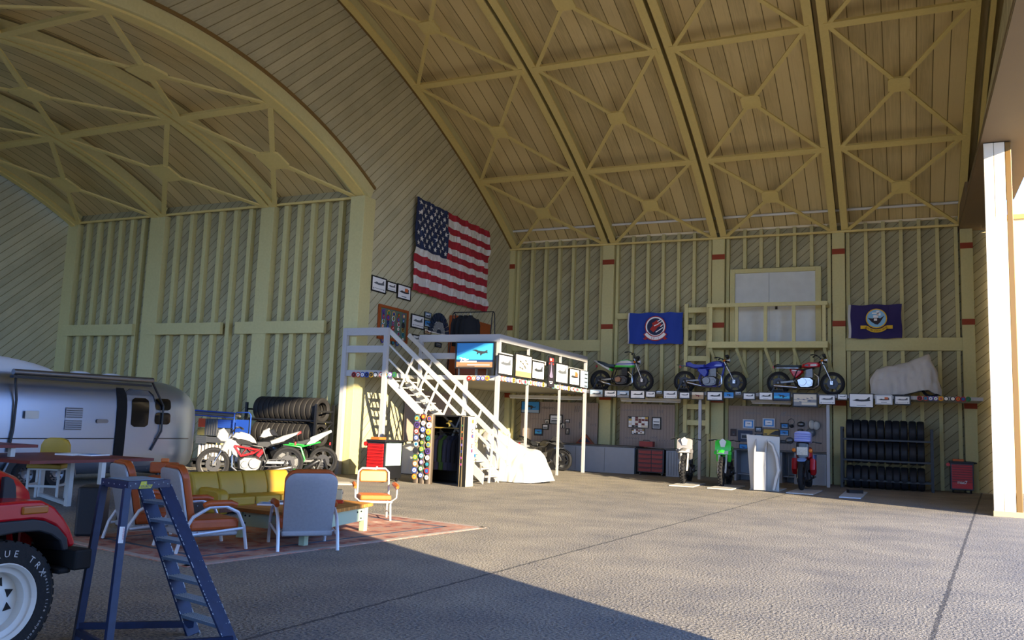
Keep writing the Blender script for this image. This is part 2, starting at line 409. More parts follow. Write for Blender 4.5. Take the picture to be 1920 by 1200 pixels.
# side wall outside, in the sun
m = MB(); m.box((2.75, 34.2, 0), (20, 34.5, 9.55)); o = struct(m.build('wall_outside', M_cream))
b = MB(); b.box((2.7, 34.1, 9.55), (20, 34.55, 9.72)); b.build('coping', mat('tan_coping', 'a88a4e', .6), o)
# daylight
sc = bpy.context.scene
w = bpy.data.worlds.new('sky'); sc.world = w; w.use_nodes = True; nt = w.node_tree
SD = Vector((-.862*math.cos(rad(16.6)), .507*math.cos(rad(16.6)), -math.sin(rad(16.6))))
_n = nt.nodes.new; _l = nt.links.new
tcw = _n('ShaderNodeTexCoord'); sxw = _n('ShaderNodeSeparateXYZ'); _l(tcw.outputs['Generated'], sxw.inputs[0])
rw = _n('ShaderNodeValToRGB'); ew = rw.color_ramp.elements
ew[0].position = .0; ew[0].color = (.42, .60, .95, 1); ew[1].position = .7; ew[1].color = (.06, .17, .50, 1)
e_ = rw.color_ramp.elements.new(.18); e_.color = (.19, .38, .85, 1)
_l(sxw.outputs['Z'], rw.inputs[0])
bg = nt.nodes['Background']; _l(rw.outputs[0], bg.inputs[0]); bg.inputs[1].default_value = 2.15
sl = bpy.data.lights.new('sun', 'SUN'); sl.energy = 5.9; sl.angle = rad(.6); sl.color = (1, .83, .57)
so = bpy.data.objects.new('sun', sl); COL.objects.link(so); so.rotation_euler = SD.to_track_quat('-Z', 'Y').to_euler(); so.location = (30, -10, 20)
vs_ = sc.view_settings; sc.display_settings.display_device = 'sRGB'; vs_.view_transform = 'Standard'; vs_.look = 'None'; vs_.gamma = 1; vs_.use_curve_mapping = False; vs_.exposure = 1.5
sc.cycles.max_bounces = 12; sc.cycles.diffuse_bounces = 8
# ================================================================== PICTURES
M_frame = mat('black_frame', '17181a', .5); M_fwood = mat('dark_blue_frame', '1b2a44', .5); M_sil = mat('silver_frame', 'b9bcc0', .4)
M_paper = mat('print_paper', 'e9e8e6', .6); M_ink = mat('print_grey', '5d6268', .6); M_inkd = mat('print_dark', '34383c', .6)
M_sky1 = mat('print_sky_blue', '2f86c8', .5); M_sky2 = mat('print_pale_sky', '8fa6bd', .5); M_cyan = mat('print_cyan', '43b4dc', .5)
M_tan = mat('print_tan', 'a98d6b', .6); M_orange = mat('print_orange', 'cf6a3a', .6); M_navy = mat('print_navy', '1d3a6b', .5); M_gold = mat('print_gold', 'c8a03e', .5)
M_gry = mat('print_mid_grey', '87898c', .6); M_green = mat('print_green', '3c6b4a', .6); M_pred = mat('print_red', 'b3302a', .6); M_pale = mat('print_pale_sand', 'd9cdb6', .6)
JET = [(-.5, .0), (-.36, .035), (-.27, .075), (-.18, .08), (-.1, .05), (.18, .055), (.3, .09), (.4, .2), (.47, .2), (.45, .05), (.5, .03), (.48, -.02), (.3, -.045), (.0, -.06), (-.25, -.045)]
JET2 = [(-.42, .1), (-.3, .14), (-.05, .08), (.1, .1), (.3, -.02), (.46, .02), (.42, -.06), (.2, -.09), (.12, -.2), (.02, -.19), (.04, -.07), (-.12, -.02), (-.2, -.12), (-.27, -.1), (-.24, .03)]
def picture(tl, br, plane, coord, kind, label, frame=0, group=None, th=.03, name='framed_picture', cat='picture', flip=False):
    f = onY if plane == 'Y' else onX
    a, b = f(*tl, coord), f(*br, coord)
    if plane == 'Y': w, h = b.x-a.x, a.z-b.z; c = Vector(((a.x+b.x)/2, coord, b.z)); rz = 0
    else: w, h = b.y-a.y, a.z-b.z; c = Vector((coord, (a.y+b.y)/2, b.z)); rz = PI/2
    t = thing(name, label, cat, c, rz, group)
    fr = .02+.02*(frame > 0)
    m = MB(); z0, z1, x0, x1 = 0, h, -w/2, w/2
    m.box((x0, -th, 0), (x1, 0, fr)); m.box((x0, -th, h-fr), (x1, 0, h)); m.box((x0, -th, fr), (x0+fr, 0, h-fr)); m.box((x1-fr, -th, fr), (x1, 0, h-fr))
    m.build('frame', {0: M_frame, 1: M_frame, 2: M_fwood, 3: M_sil, 4: mat('wood_frame', '8a4a22', .5)}[frame], t)
    p = MB(); yb = -th*.6; X0, X1, Z0, Z1 = x0+fr, x1-fr, fr, h-fr; W, H_ = X1-X0, Z1-Z0; cx, cz = 0, h/2
    def quad(a0, b0, a1, b1, mi, k=1): p.mat(mi); p.box((X0+W*a0, yb-.001*k, Z0+H_*b0), (X0+W*a1, yb, Z0+H_*b1))
    def jet(poly, s, ox, oz, mi, k=2):
        p.mat(mi); sx = -1 if flip else 1
        p.prism([(ox*W+sx*q[0]*s*W, cz+oz*H_+q[1]*s*W) for q in poly], (0, -.0015, 0), (0, yb-.001*k, 0))
    if kind == 'profile':
        ms = [M_paper, M_ink, M_inkd, M_gry]; quad(0, 0, 1, 1, 0); jet(JET, .8, 0, .06, 1); quad(.2, .16, .8, .2, 3, 2); quad(.08, .1, .16, .22, 3, 2); quad(.84, .1, .92, .22, 3, 2)
    elif kind == 'profile_dark':
        ms = [M_paper, M_inkd, M_navy, M_gry]; quad(0, 0, 1, 1, 0); jet(JET, .8, 0, .0, 1); quad(.3, .1, .7, .14, 3, 2)
    elif kind == 'profile_orange':
        ms = [M_paper, M_inkd, M_orange, M_gry]; quad(0, 0, 1, 1, 0); jet(JET, .8, 0, .0, 1); quad(.55, .55, .8, .85, 2, 4); quad(.3, .1, .7, .18, 3, 2)
    elif kind == 'sky':
        ms = [M_sky1, M_sky2, M_inkd, M_pale]; quad(0, 0, 1, 1, 0); quad(0, 0, 1, .25, 1, 2); jet(JET2, .7, 0, .05, 2, 4)
    elif kind == 'grey':
        ms = [M_sky2, M_gry, M_inkd, M_paper]; quad(0, 0, 1, 1, 0); quad(0, 0, 1, .35, 1, 2); quad(.2, .6, .7, .75, 3, 2); jet(JET, .75, 0, -.1, 2, 4)
    elif kind == 'cyan':
        ms = [M_cyan, M_sky1, M_inkd, M_navy]; quad(0, 0, 1, 1, 0); quad(0, .55, 1, 1, 1, 2); quad(0, 0, 1, .2, 3, 2); jet(JET2, .65, .03, .05, 2, 4)
    elif kind == 'tan':
        ms = [M_tan, M_pale, mat('print_maroon', '6b2a2c', .6)]; quad(0, 0, 1, 1, 0); quad(0, .6, 1, 1, 1, 2); jet(JET2, .6, 0, 0, 2, 4)
    elif kind == 'gold':
        ms = [M_gold, M_inkd, M_tan]; quad(0, 0, 1, 1, 0); p.mat(1); p.prism([(X0+W*q[0], Z0+H_*q[1]) for q in ((.35, .12), (1, .05), (1, .85), (.8, .8), (.55, .45))], (0, -.002, 0), (0, yb-.002, 0)); quad(.05, .1, .25, .3, 1, 3)
    elif kind == 'formation':
        ms = [M_pale, M_inkd, M_tan, M_paper]; quad(0, 0, 1, 1, 0); quad(0, .0, 1, .25, 2, 2); quad(.0, .78, .3, .92, 3, 2)
        for ox, oz in ((.12, .28), (.22, .15), (-.05, .12), (.05, .02), (-.22, -.08), (-.08, -.12), (.1, -.05), (-.2, .2)): jet(JET2, .17, ox, oz, 1, 4)
    elif kind == 'battle':
        ms = [M_gry, M_inkd, M_pale, M_navy]; quad(0, 0, 1, 1, 0); quad(0, .55, 1, 1, 2, 2); quad(0, .35, .6, .5, 2, 2); quad(.35, .1, 1, .3, 2, 2)
        for ox, oz in ((.1, .15), (-.05, .05), (-.2, -.15), (.2, -.05), (-.3, .1), (.3, .2)): jet(JET2, .16, ox, oz, 3, 4)
    elif kind == 'carrier':
        ms = [M_sky1, M_cyan, M_navy, mat('print_deck_tan', 'a07a58', .6), M_paper, M_inkd]
        quad(0, 0, 1, 1, 0); p.mat(1); p.prism([(X0+W*q[0], Z0+H_*q[1]) for q in ((0, .3), (1, .3), (1, .98), (.75, .98), (.0, .45))], (0, -.001, 0), (0, yb-.001, 0))
        quad(0, .22, 1, .31, 2, 3); quad(0, 0, 1, .22, 3, 3); quad(.1, .2, .55, .26, 4, 4); quad(.3, .08, .9, .11, 4, 4); quad(.05, .02, .5, .05, 5, 4)
        p.mat(5); p.prism([(W*(.13+q[0]*.44), cz+H_*.15-q[1]*.0+(-q[0]*.17+q[1]*.7)*W*.45) for q in JET], (0, -.0015, 0), (0, yb-.006, 0))
        p.mat(5); p.prism([(W*(.13+q[0]*.3), cz+H_*.1+q[1]*W*.35) for q in JET2], (0, -.0015, 0), (0, yb-.0055, 0)); p.mat(4); p.prism([(W*(-.3+q[0]*.3), cz-H_*.17+q[1]*W*.3) for q in JET2], (0, -.0015, 0), (0, yb-.0055, 0))
    elif kind == 'portrait':
        ms = [M_pale, M_inkd, M_gry]; quad(0, 0, 1, 1, 0); quad(.3, 0, .7, .6, 1, 2); quad(.38, .5, .62, .8, 2, 3)
    elif kind == 'collage':
        ms = [M_paper, M_pale, M_inkd, mat('print_maroon', '6b2a2c', .6), M_gold]; quad(0, 0, 1, 1, 1)
        rr = random.Random(4)
        for i in range(6):
            for j in range(5): quad(i/6+.01, j/5+.01, (i+1)/6-.01, (j+1)/5-.01, rr.choice([0, 0, 1, 2, 3, 4, 3]), 2)
    elif kind == 'mono':
        ms = [M_paper, M_inkd, M_gry]; quad(0, 0, 1, 1, 0); quad(.05, .05, .95, .45, 2, 2); quad(.15, .3, .8, .4, 1, 3); quad(.1, .6, .9, .68, 1, 3)
    elif kind == 'dark':
        ms = [M_fwood, M_gry, M_inkd, M_sky2]; quad(0, 0, 1, 1, 0); quad(.15, .2, .85, .78, 1, 2); quad(.22, .27, .78, .6, 2, 3)
    elif kind == 'cert':
        ms = [M_sky1, M_paper, M_gry, M_inkd]; quad(0, 0, 1, 1, 0); quad(.15, .15, .85, .85, 1, 2); quad(.3, .55, .7, .6, 2, 3); jet(JET, .3, 0, 0, 3, 4); quad(.1, .05, .4, .12, 2, 3)
    elif kind == 'plaque':
        ms = [mat('plaque_brown', '3a2420', .5), M_inkd, M_gry]; quad(0, 0, 1, 1, 0); quad(.2, .4, .8, .75, 1, 2); quad(.3, .2, .7, .3, 2, 2)
    elif kind == 'banner':
        ms = [mat('banner_black', '2c2830', .5), M_pred, mat('banner_violet', '7b7390', .5), M_paper]
        quad(0, 0, 1, 1, 0); quad(.15, .85, .85, .97, 1, 2); quad(.25, .88, .5, .95, 3, 3); quad(.05, .75, .25, .8, 1, 2); quad(.7, .75, .9, .8, 1, 2); p.mat(2)
        p.prism([(X0+W*a_, Z0+H_*b_) for a_, b_ in ((.48, .84), (.52, .84), (.6, .55), (.8, .35), (.7, .3), (.3, .3), (.2, .35), (.4, .55))], (0, -.001, 0), (0, yb-.001, 0)); quad(.2, .15, .8, .18, 3, 2); quad(.3, .1, .7, .12, 3, 2)
    elif kind == 'triple':
        ms = [M_sky2, M_paper, M_inkd]; quad(0, 0, 1, 1, 0)
        quad(0, 0, .5, 1, 1, 2)
        for k in range(4): quad(.58, .06+.24*k, .95, .12+.24*k, 2, 3)
    else:
        ms = [M_paper]; quad(0, 0, 1, 1, 0)
    p.build('print', ms, t); return t

G = 'aircraft pictures along the mezzanine edge'
LED = [((1106, 729.5, 1131, 745), 'grey', 0, 'grey sky photo of a parked jet, leftmost picture on the walkway edge'),
 ((1132.5, 730.5, 1157, 745.5), 'profile', 1, 'white side-view jet print, second picture from the left on the walkway edge'),
 ((1157, 731.5, 1180.5, 746.5), 'grey', 0, 'hazy blue photo between two white prints, third from the left on the walkway edge'),
 ((1181.5, 731, 1210, 748.5), 'profile_dark', 1, 'black framed jet print below the green motorcycle front wheel'),
 ((1211, 733.5, 1229, 745.5), 'profile', 0, 'small white jet print just right of the black framed one, left of a tiny photo'),
 ((1230, 732, 1242.5, 739.5), 'grey', 0, 'tiny grey-blue photo on the walkway edge, left of the blue motorcycle'),
 ((1244, 732, 1270.5, 748), 'profile', 0, 'white unframed jet print below and left of the blue motorcycle rear wheel'),
 ((1273, 734, 1294.5, 748.5), 'profile', 1, 'thin framed white jet print directly below the blue motorcycle rear wheel'),
 ((1296.5, 734, 1320.5, 749.5), 'tan', 0, 'sandy brown photo of a dark red jet under the blue motorcycle engine'),
 ((1325, 733, 1356, 752), 'profile_dark', 1, 'wide black framed jet print left of the blue motorcycle front wheel'),
 ((1357, 734.5, 1376.5, 747.5), 'sky', 0, 'bright blue photo of a jet beneath the blue motorcycle front wheel'),
 ((1378, 733.5, 1390.5, 742), 'grey', 0, 'tiny grey photo right of the bright blue one below the blue motorcycle'),
 ((1392.5, 735.5, 1417, 750.5), 'profile', 1, 'black framed white jet print between the blue and the red motorcycle'),
 ((1423, 735, 1449, 750.5), 'tan' if False else 'profile_dark', 0, 'white print of a brown-nosed jet touching the cyan picture'),
 ((1449, 734, 1483, 752.5), 'cyan', 1, 'bright cyan picture of a climbing jet under the red motorcycle rear wheel'),
 ((1486, 736.5, 1533.5, 764), 'battle', 1, 'large grey desert air scene in a black frame, the biggest on the walkway edge'),
 ((1535, 740, 1566.5, 759), 'profile', 0, 'white jet print below the red motorcycle front wheel'),
 ((1570, 738.5, 1589, 750), 'profile', 0, 'small white jet print right of the red motorcycle, before the big white print'),
 ((1592, 737.5, 1638, 764.5), 'profile_dark', 0, 'big white print of a long grey jet beside the covered motorcycle'),
 ((1641, 740, 1673.5, 759), 'profile_orange', 3, 'white print of a jet with an orange tail under the covered motorcycle'),
 ((1676, 741, 1708, 760), 'profile', 1, 'black framed jet print, rightmost picture on the walkway edge')]
for (x0, y0, x1, y1), k, fr, lab in LED:
    picture((x0, y0), (x1, y1), 'Y', 30.34, k, lab, fr, G, name='aircraft_picture')
G = 'pictures on the platform railing'
for tl, br, k, fr, lab in [((933.7, 662), (959.5, 706), 'profile', 1, 'white jet print nearest the railing corner post, first on the long railing'),
 ((965.6, 661), (995.5, 712), 'formation', 1, 'tall pale picture of many small jets hung on the long platform railing'),
 ((997, 675), (1019, 714), 'profile_dark', 1, 'white print of a banking jet right of the formation picture'),
 ((1041.5, 679), (1063.5, 721), 'profile', 1, 'white jet print right of the narrow black banner'),
 ((1067, 689), (1085, 724.5), 'profile_orange', 1, 'white print of an orange aircraft near the end of the railing'),
 ((1087, 693), (1101, 728.5), 'triple', 0, 'half white and half grey sheet at the far end of the platform railing')]:
    picture(tl, br, 'X', -10.84, k, lab, fr, G, name='aircraft_picture')
picture((1028, 667.5), (1037.5, 727), 'X', -10.83, 'banner', 'narrow black vertical banner with a violet jet on the platform railing', 0, name='vertical_banner', cat='banner')
picture((856.5, 641), (928, 691.5), 'Y', 22.62, 'carrier', 'large blue picture of a jet taking off hung on the platform front railing', 1, name='large_picture', th=.06)
G = 'pictures on the arched end wall'
for tl, br, k, fr, lab in [((696.7, 515), (722.5, 552), 'profile', 1, 'white jet print high on the end wall, leftmost of the top three'),
 ((725, 526), (742.5, 550), 'profile', 1, 'small white jet print, middle of the top three left of the striped flag'),
 ((745, 531), (768.7, 565.5), 'profile_orange', 1, 'white print of a red-tailed jet just under the left corner of the striped flag'),
 ((771, 587.5), (794, 619), 'profile', 1, 'white jet print right of the patch board'),
 ((796, 584), (807.5, 598.7), 'grey', 0, 'small grey-blue photo, top of the column of three'),
 ((795.5, 599.5), (807, 614.5), 'sky', 0, 'small bright blue jet photo, middle of the column of three'),
 ((795, 615.5), (807, 628.7), 'tan', 0, 'small brown photo, lowest of the column of three'),
 ((808.7, 598.7), (830, 625), 'profile', 1, 'white print partly behind the fan-shaped display'),
 ((773, 626), (786.5, 645), 'profile', 1, 'white print low on the end wall right of the patch board'),
 ((816, 641), (826.5, 652.5), 'dark', 0, 'tiny dark picture below the fan-shaped display')]:
    picture(tl, br, 'X', -15.27, k, lab, fr, G, name='framed_print')
# patch board
a, b = onX(710, 562.5, -15.28), onX(761, 645, -15.28)
w_, h_ = b.y-a.y, a.z-b.z-.12
t = thing('patch_board', 'wood framed green board covered in round squadron patches on the end wall', 'notice board', (-15.28, (a.y+b.y)/2, b.z), PI/2)
m = MB(); fr = .09; m.box((-w_/2, -.06, 0), (w_/2, 0, fr)); m.box((-w_/2, -.06, h_-fr), (w_/2, 0, h_)); m.box((-w_/2, -.06, fr), (-w_/2+fr, 0, h_-fr)); m.box((w_/2-fr, -.06, fr), (w_/2, 0, h_-fr))
m.build('frame', mat('orange_wood', '9a4a1c', .5, noise=.15, nscale=10), t)
m = MB(); m.box((-w_/2+fr, -.03, fr), (w_/2-fr, 0, h_-fr)); m.build('board', mat('olive_felt', '5d6a58', .9), t)
PATCH = [mat('patch_%s' % n, c, .7) for n, c in (('red', 'a82a22'), ('blue', '2d4a9a'), ('gold', 'd2a12e'), ('white', 'e2e0da'), ('teal', '2f8a9a'), ('orange', 'd8752a'), ('black', '22232a'), ('violet', '5a3a8a'), ('green', '2f6a3a'))]
def disc(m, o, u, v, nrm, r, i, j, n=14, th=.006):
    o = Vector(o); u = Vector(u); v = Vector(v); nrm = Vector(nrm)
    for rr, mi, k in ((r, i, 0), (r*.68, j, 1)):
        m.mat(mi); m.prism([(rr*math.cos(2*PI*q/n), rr*math.sin(2*PI*q/n)) for q in range(n)], nrm*th, o+nrm*th*k, u, v)
    m.mat((i+j+3) % len(PATCH)); m.prism([(-r*.35, -r*.3), (r*.3, -r*.2), (r*.1, .0), (r*.35, r*.4), (-r*.1, r*.15)], nrm*th*.8, o+nrm*th*2, u, v)
def patch(parent, o, u, v, nrm, r, i, j, name='round_patch'):
    m = MB(); disc(m, (0, 0, 0), u, v, nrm, r, i, j); p = m.build(name, PATCH, parent); p.location = o; return p
R3 = random.Random(11)
for r in range(7):
    for c in range(5):
        patch(t, (-w_/2+.28+c*(w_-.56)/4+R3.uniform(-.03, .03), -.03, h_-.22-r*.155), (1, 0, 0), (0, 0, 1), (0, -1, 0), R3.uniform(.075, .105), R3.randrange(9), R3.randrange(9))

# ------------------------------------------------------------------ flags
def flag_us():
    W, H_ = 5.65, 3.26; NX, NZ = 120, 56
    t = thing('national_flag', 'large red and white striped flag with white stars on blue hanging on the end wall', 'flag', (-15.16, 24.53, 6.07), PI/2)
    m = MB(); P = {}
    R_ = random.Random(2)
    def fold(x, z):
        return .05*math.sin(x*7+2.2*z)+.03*math.sin(x*15-3*z)+.025*math.sin(z*9+x*2)+.022*math.sin(x*27+z*5)+.015*math.sin(x*41-z*7)
    def pt(x, z, k=0):
        sag = -.10*(x/W)*(1-x/W)*4*.3
        return (x+.02*math.sin(z*5), -.02-.5*abs(fold(x, z))-fold(x, z)*.4-k, z+sag+.015*math.sin(x*9))
    st = H_/13
    for i in range(NX):
        for j in range(NZ):
            x0, x1, z0, z1 = W*i/NX, W*(i+1)/NX, H_*j/NZ, H_*(j+1)/NZ
            s_ = int(((z0+z1)/2)/st); blue = x0 < W*.4-.01 and s_ >= 6
            m.mat(2 if blue else (0 if s_ % 2 == 0 else 1))
            m.add([pt(x0, z0), pt(x1, z0), pt(x1, z1), pt(x0, z1)], [(0, 1, 2, 3)])
    m.mat(1)
    for r in range(9):
        for c in range(6 if r % 2 == 0 else 5):
            cx = W*.4*(2*c+1+(r % 2))/12; cz = H_-(r+1)*st*7/10
            q = [pt(cx+math.sin(k*PI/5)*(.105 if k % 2 == 0 else .042), cz+math.cos(k*PI/5)*(.105 if k % 2 == 0 else .042), .03) for k in range(10)]
            m.add([pt(cx, cz, .03)]+q, [(0, k+1, (k+1) % 10+1) for k in range(10)])
    m.build('cloth', [mat('flag_red', '9a1f2c', .8), mat('flag_white', 'c9c6c0', .8), mat('flag_blue', '1e2a4a', .8)], t, fix=False)
flag_us()
def cloth(t, W, H_, col, amp=.03, NX=40, NZ=26):
    f = lambda x, z: (x+.015*math.sin(z*6), -.04-amp*(math.sin(x*5+z*3)+.6*math.sin(x*11-4*z)), z+.015*math.sin(x*8+1))
    m = MB()
    for i in range(NX):
        for j in range(NZ):
            x0, x1, z0, z1 = W*i/NX, W*(i+1)/NX, H_*j/NZ, H_*(j+1)/NZ
            m.mat(1 if x1 < .09 else 0); m.add([f(x0, z0), f(x1, z0), f(x1, z1), f(x0, z1)], [(0, 1, 2, 3)])
    m.build('cloth', [col, M_white], t, smooth=True, fix=False)
R_RING = lambda r0, r1, n=32, a0=0, a1=2*PI: [(r1*math.cos(a0+(a1-a0)*k/n), r1*math.sin(a0+(a1-a0)*k/n)) for k in range(n+1)]+[(r0*math.cos(a1-(a1-a0)*k/n), r0*math.sin(a1-(a1-a0)*k/n)) for k in range(n+1)]
def ringm(m, c, r0, r1, y, a0=0, a1=2*PI, n=32, th=.004, sx=1):
    for k in range(n):
        p, q = a0+(a1-a0)*k/n, a0+(a1-a0)*(k+1)/n
        m.prism([(c[0]+r0*math.cos(p)*sx, c[1]+r0*math.sin(p)), (c[0]+r1*math.cos(p)*sx, c[1]+r1*math.sin(p)), (c[0]+r1*math.cos(q)*sx, c[1]+r1*math.sin(q)), (c[0]+r0*math.cos(q)*sx, c[1]+r0*math.sin(q))], (0, -th, 0), (0, y, 0))
def arctext(m, s, c, r, a_mid, size, y, step, flipv=False):
    n = len(s)
    for i, ch in enumerate(s):
        if ch == ' ': continue
        a = a_mid+(i-(n-1)/2)*step
        u = Vector((-math.sin(a), 0, math.cos(a))); v = Vector((-math.cos(a), 0, -math.sin(a)))
        o = Vector((c[0]+r*math.cos(a), y, c[1]+r*math.sin(a)))-v*size*.35
        m.text(ch, o, u, v, size, d=0)
def flag_vf():
    t = thing('squadron_flag', 'blue flag with a red emblem ring and white scroll above the green motorcycle', 'flag', (-9.97, 32.5, 5.0))
    cloth(t, 2.2, 1.23, mat('flag_royal_blue', '1d3c96', .75), .02)
    m = MB(); c = (1.14, .67); m.mat(0); ringm(m, c, .36, .42, -.12); m.mat(1); ringm(m, c, .335, .385, -.125)
    m.mat(2); m.prism([(c[0]+.335*math.cos(k*PI/16), c[1]+.335*math.sin(k*PI/16)) for k in range(32)], (0, -.004, 0), (0, -.115, 0))
    m.mat(0); m.prism([(c[0]+a, c[1]+b) for a, b in ((-.22, -.1), (-.1, .05), (-.14, .14), (-.02, .2), (.06, .27), (.12, .2), (.22, .12), (.24, .03), (.1, -.02), (.02, -.12), (-.08, -.22), (-.12, -.18))], (0, -.004, 0), (0, -.12, 0))
    m.mat(1)
    for a, b, c_, d in ((.02, -.22, .3, -.04), (.12, .12, .26, .2), (.08, .2, .2, .27), (-.05, .03, .12, .1), (.2, .0, .3, .08)):
        p, q = Vector((c[0]+a, -.127, c[1]+b)), Vector((c[0]+c_, -.127, c[1]+d)); m.bar(p, q, .035, .004, (0, 1, 0))
    m.mat(0); ringm(m, c, .36, .56, -.128, rad(212), rad(328), 20); m.mat(1); ringm(m, c, .4, .52, -.134, rad(215), rad(325), 20)
    for s_ in (-1, 1): m.mat(0); m.prism([(c[0]+s_*.3, .33), (c[0]+s_*.48, .2), (c[0]+s_*.36, .14)] if s_ > 0 else [(c[0]-.3, .33), (c[0]-.36, .14), (c[0]-.48, .2)], (0, -.004, 0), (0, -.13, 0))
    m.mat(0); arctext(m, 'VF-1', c, .46, rad(270), .12, -.142, rad(11))
    m.build('emblem', [PATCH[0], M_paper, mat('emblem_dark', '1a2447', .7)], t)
def flag_navy():
    t = thing('navy_flag', 'dark indigo flag with a round ship emblem and yellow scroll near the door', 'flag', (-1.82, 32.5, 5.16))
    cloth(t, 1.74, 1.2, mat('flag_indigo', '281d55', .75), .02)
    m = MB(); c = (.93, .7)
    m.mat(0); m.prism([(c[0]+.33*math.cos(k*PI/16), c[1]+.33*math.sin(k*PI/16)) for k in range(32)], (0, -.004, 0), (0, -.115, 0))
    m.mat(1); ringm(m, c, .31, .345, -.121); m.mat(2); m.prism([(c[0]+a, c[1]+b) for a, b in ((-.28, .02), (-.16, -.12), (-.05, -.2), (.04, -.22), (.12, -.14), (.26, .1), (.12, .0), (-.02, .06), (-.12, .0))], (0, -.004, 0), (0, -.12, 0))
    m.mat(3)
    for a, b, w, h in ((-.1, .02, .16, .1), (.02, .1, .12, .1), (-.14, .16, .22, .05), (.0, .22, .1, .05), (-.08, -.08, .1, .08)): m.box((c[0]+a, -.127, c[1]+b), (c[0]+a+w, -.122, c[1]+b+h))
    m.mat(1); ringm(m, c, .385, .5, -.128, rad(222), rad(318), 20)
    for s_ in (-1, 1): m.box((c[0]+(.32 if s_ > 0 else -.52), -.132, .33), (c[0]+(.52 if s_ > 0 else -.32), -.126, .45))
    m.mat(2); arctext(m, 'UNITED STATES NAVY', c, .44, rad(270), .075, -.14, rad(5.1))
    m.build('emblem', [mat('emblem_pale_blue', '86b8d8', .7), mat('emblem_yellow', 'd8aa1e', .7), mat('emblem_dark_brown', '2a1c20', .7), M_paper], t)
flag_vf(); flag_navy()

# ================================================================== MEZZANINE
mz = thing('mezzanine_platform', 'grey steel mezzanine with railings and a walkway along the side wall carrying motorcycles', 'platform', (-10.95, 22.75, 0))
def mzp(name, m, mt=M_steel, bev=0):
    for v in m.v: v -= Vector((-10.95, 22.75, 0))
    return m.build(name, mt, mz, bevel=bev)
ZD = 3.07
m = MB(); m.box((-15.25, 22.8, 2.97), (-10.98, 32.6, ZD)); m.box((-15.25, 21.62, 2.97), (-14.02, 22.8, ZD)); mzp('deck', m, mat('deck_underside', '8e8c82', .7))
m = MB(); m.box((-13.65, 22.72, 2.95), (-10.9, 22.8, 3.09)); m.box((-10.98, 22.8, 2.95), (-10.9, 30.4, 3.09)); m.box((-15.58, 21.5, 2.95), (-14.0, 21.58, 3.13)); m.box((-14.06, 21.58, 2.95), (-14.0, 22.8, 3.09)); mzp('edge_beam', m)
m = MB(); m.box((-10.98, 30.4, 2.96), (2.2, 32.56, ZD)); mzp('walkway', m)
def post(x, y, z0, z1, w=.09):
    m = MB(); m.box((x-w/2, y-w/2, z0), (x+w/2, y+w/2, z1)); mzp('post', m)
post(-10.94, 22.76, 0, 4.3, .11)
for y in (24.95, 27.75): post(-10.94, y, 0, 4.25, .07)
post(-10.94, 30.36, 0, 4.25, .1)
for x in (-6.66, -2.37): post(x, 30.6, 0, 2.96, .1)
post(-15.53, 21.5, 0, 4.4, .14); post(-14.06, 21.5, 0, 4.4, .13)
post(-13.6, 22.76, 0, 4.3, .11); post(-12.0, 22.76, 0, 2.96, .11)
m = MB(); m.box((-13.65, 22.7, 4.1), (-10.88, 22.82, 4.32)); mzp('top_rail', m)
m = MB(); m.box((-11.0, 22.821, 4.1), (-10.88, 30.4, 4.32)); mzp('top_rail', m)
m = MB(); m.box((-13.65, 22.72, 3.58), (-10.9, 22.8, 3.76)); mzp('middle_rail', m)
m = MB(); m.box((-10.97, 22.8, 3.68), (-10.93, 30.4, 3.8)); mzp('middle_rail', m)
m = MB(); m.box((-15.6, 21.44, 4.18), (-13.99, 21.56, 4.41)); mzp('top_rail', m)
m = MB(); m.box((-15.58, 21.46, 3.66), (-14.0, 21.54, 3.87)); mzp('middle_rail', m)
O_ = Vector((-10.95, 22.75, 0))
for k in range(10):
    patch(mz, onY(663.5+k*8.1+(3 if k > 5 else 0), 702.5, 21.49)-O_, (1, 0, 0), (0, 0, 1), (0, -1, 0), .085, [0, 0, 1, 1, 2, 6, 0, 4, 7, 8][k], [6, 3, 3, 6, 6, 3, 3, 5, 3, 8][k], 'badge')
for k in range(5):
    patch(mz, onY(879.5+k*8.6, 709, 22.71)-O_, (1, 0, 0), (0, 0, 1), (0, -1, 0), .075, [0, 5, 1, 7, 2][k], [0, 3, 3, 3, 5][k], 'badge')
for k in range(34):
    patch(mz, Vector((-10.895, 22.95+k*.215, 3.02))-O_, (0, 1, 0), (0, 0, 1), (1, 0, 0), .08, [0, 5, 1, 7, 2, 6, 3, 0, 4, 8, 3][k % 11], [3, 3, 3, 3, 6, 3, 0, 3, 0, 3, 5][k % 11], 'badge')
for k in range(10):
    p_ = onY([1724.5, 1735.5, 1745, 1754.5, 1764.5, 1774, 1786.5, 1796.5, 1806, 1815.5][k], 746.7+k*.2, 30.39)
    patch(mz, p_-O_, (1, 0, 0), (0, 0, 1), (0, -1, 0), .08, [0, 0, 1, 7, 2, 6, 6, 0, 0, 8][k], [6, 4, 3, 3, 5, 3, 3, 5, 1, 8][k], 'badge')
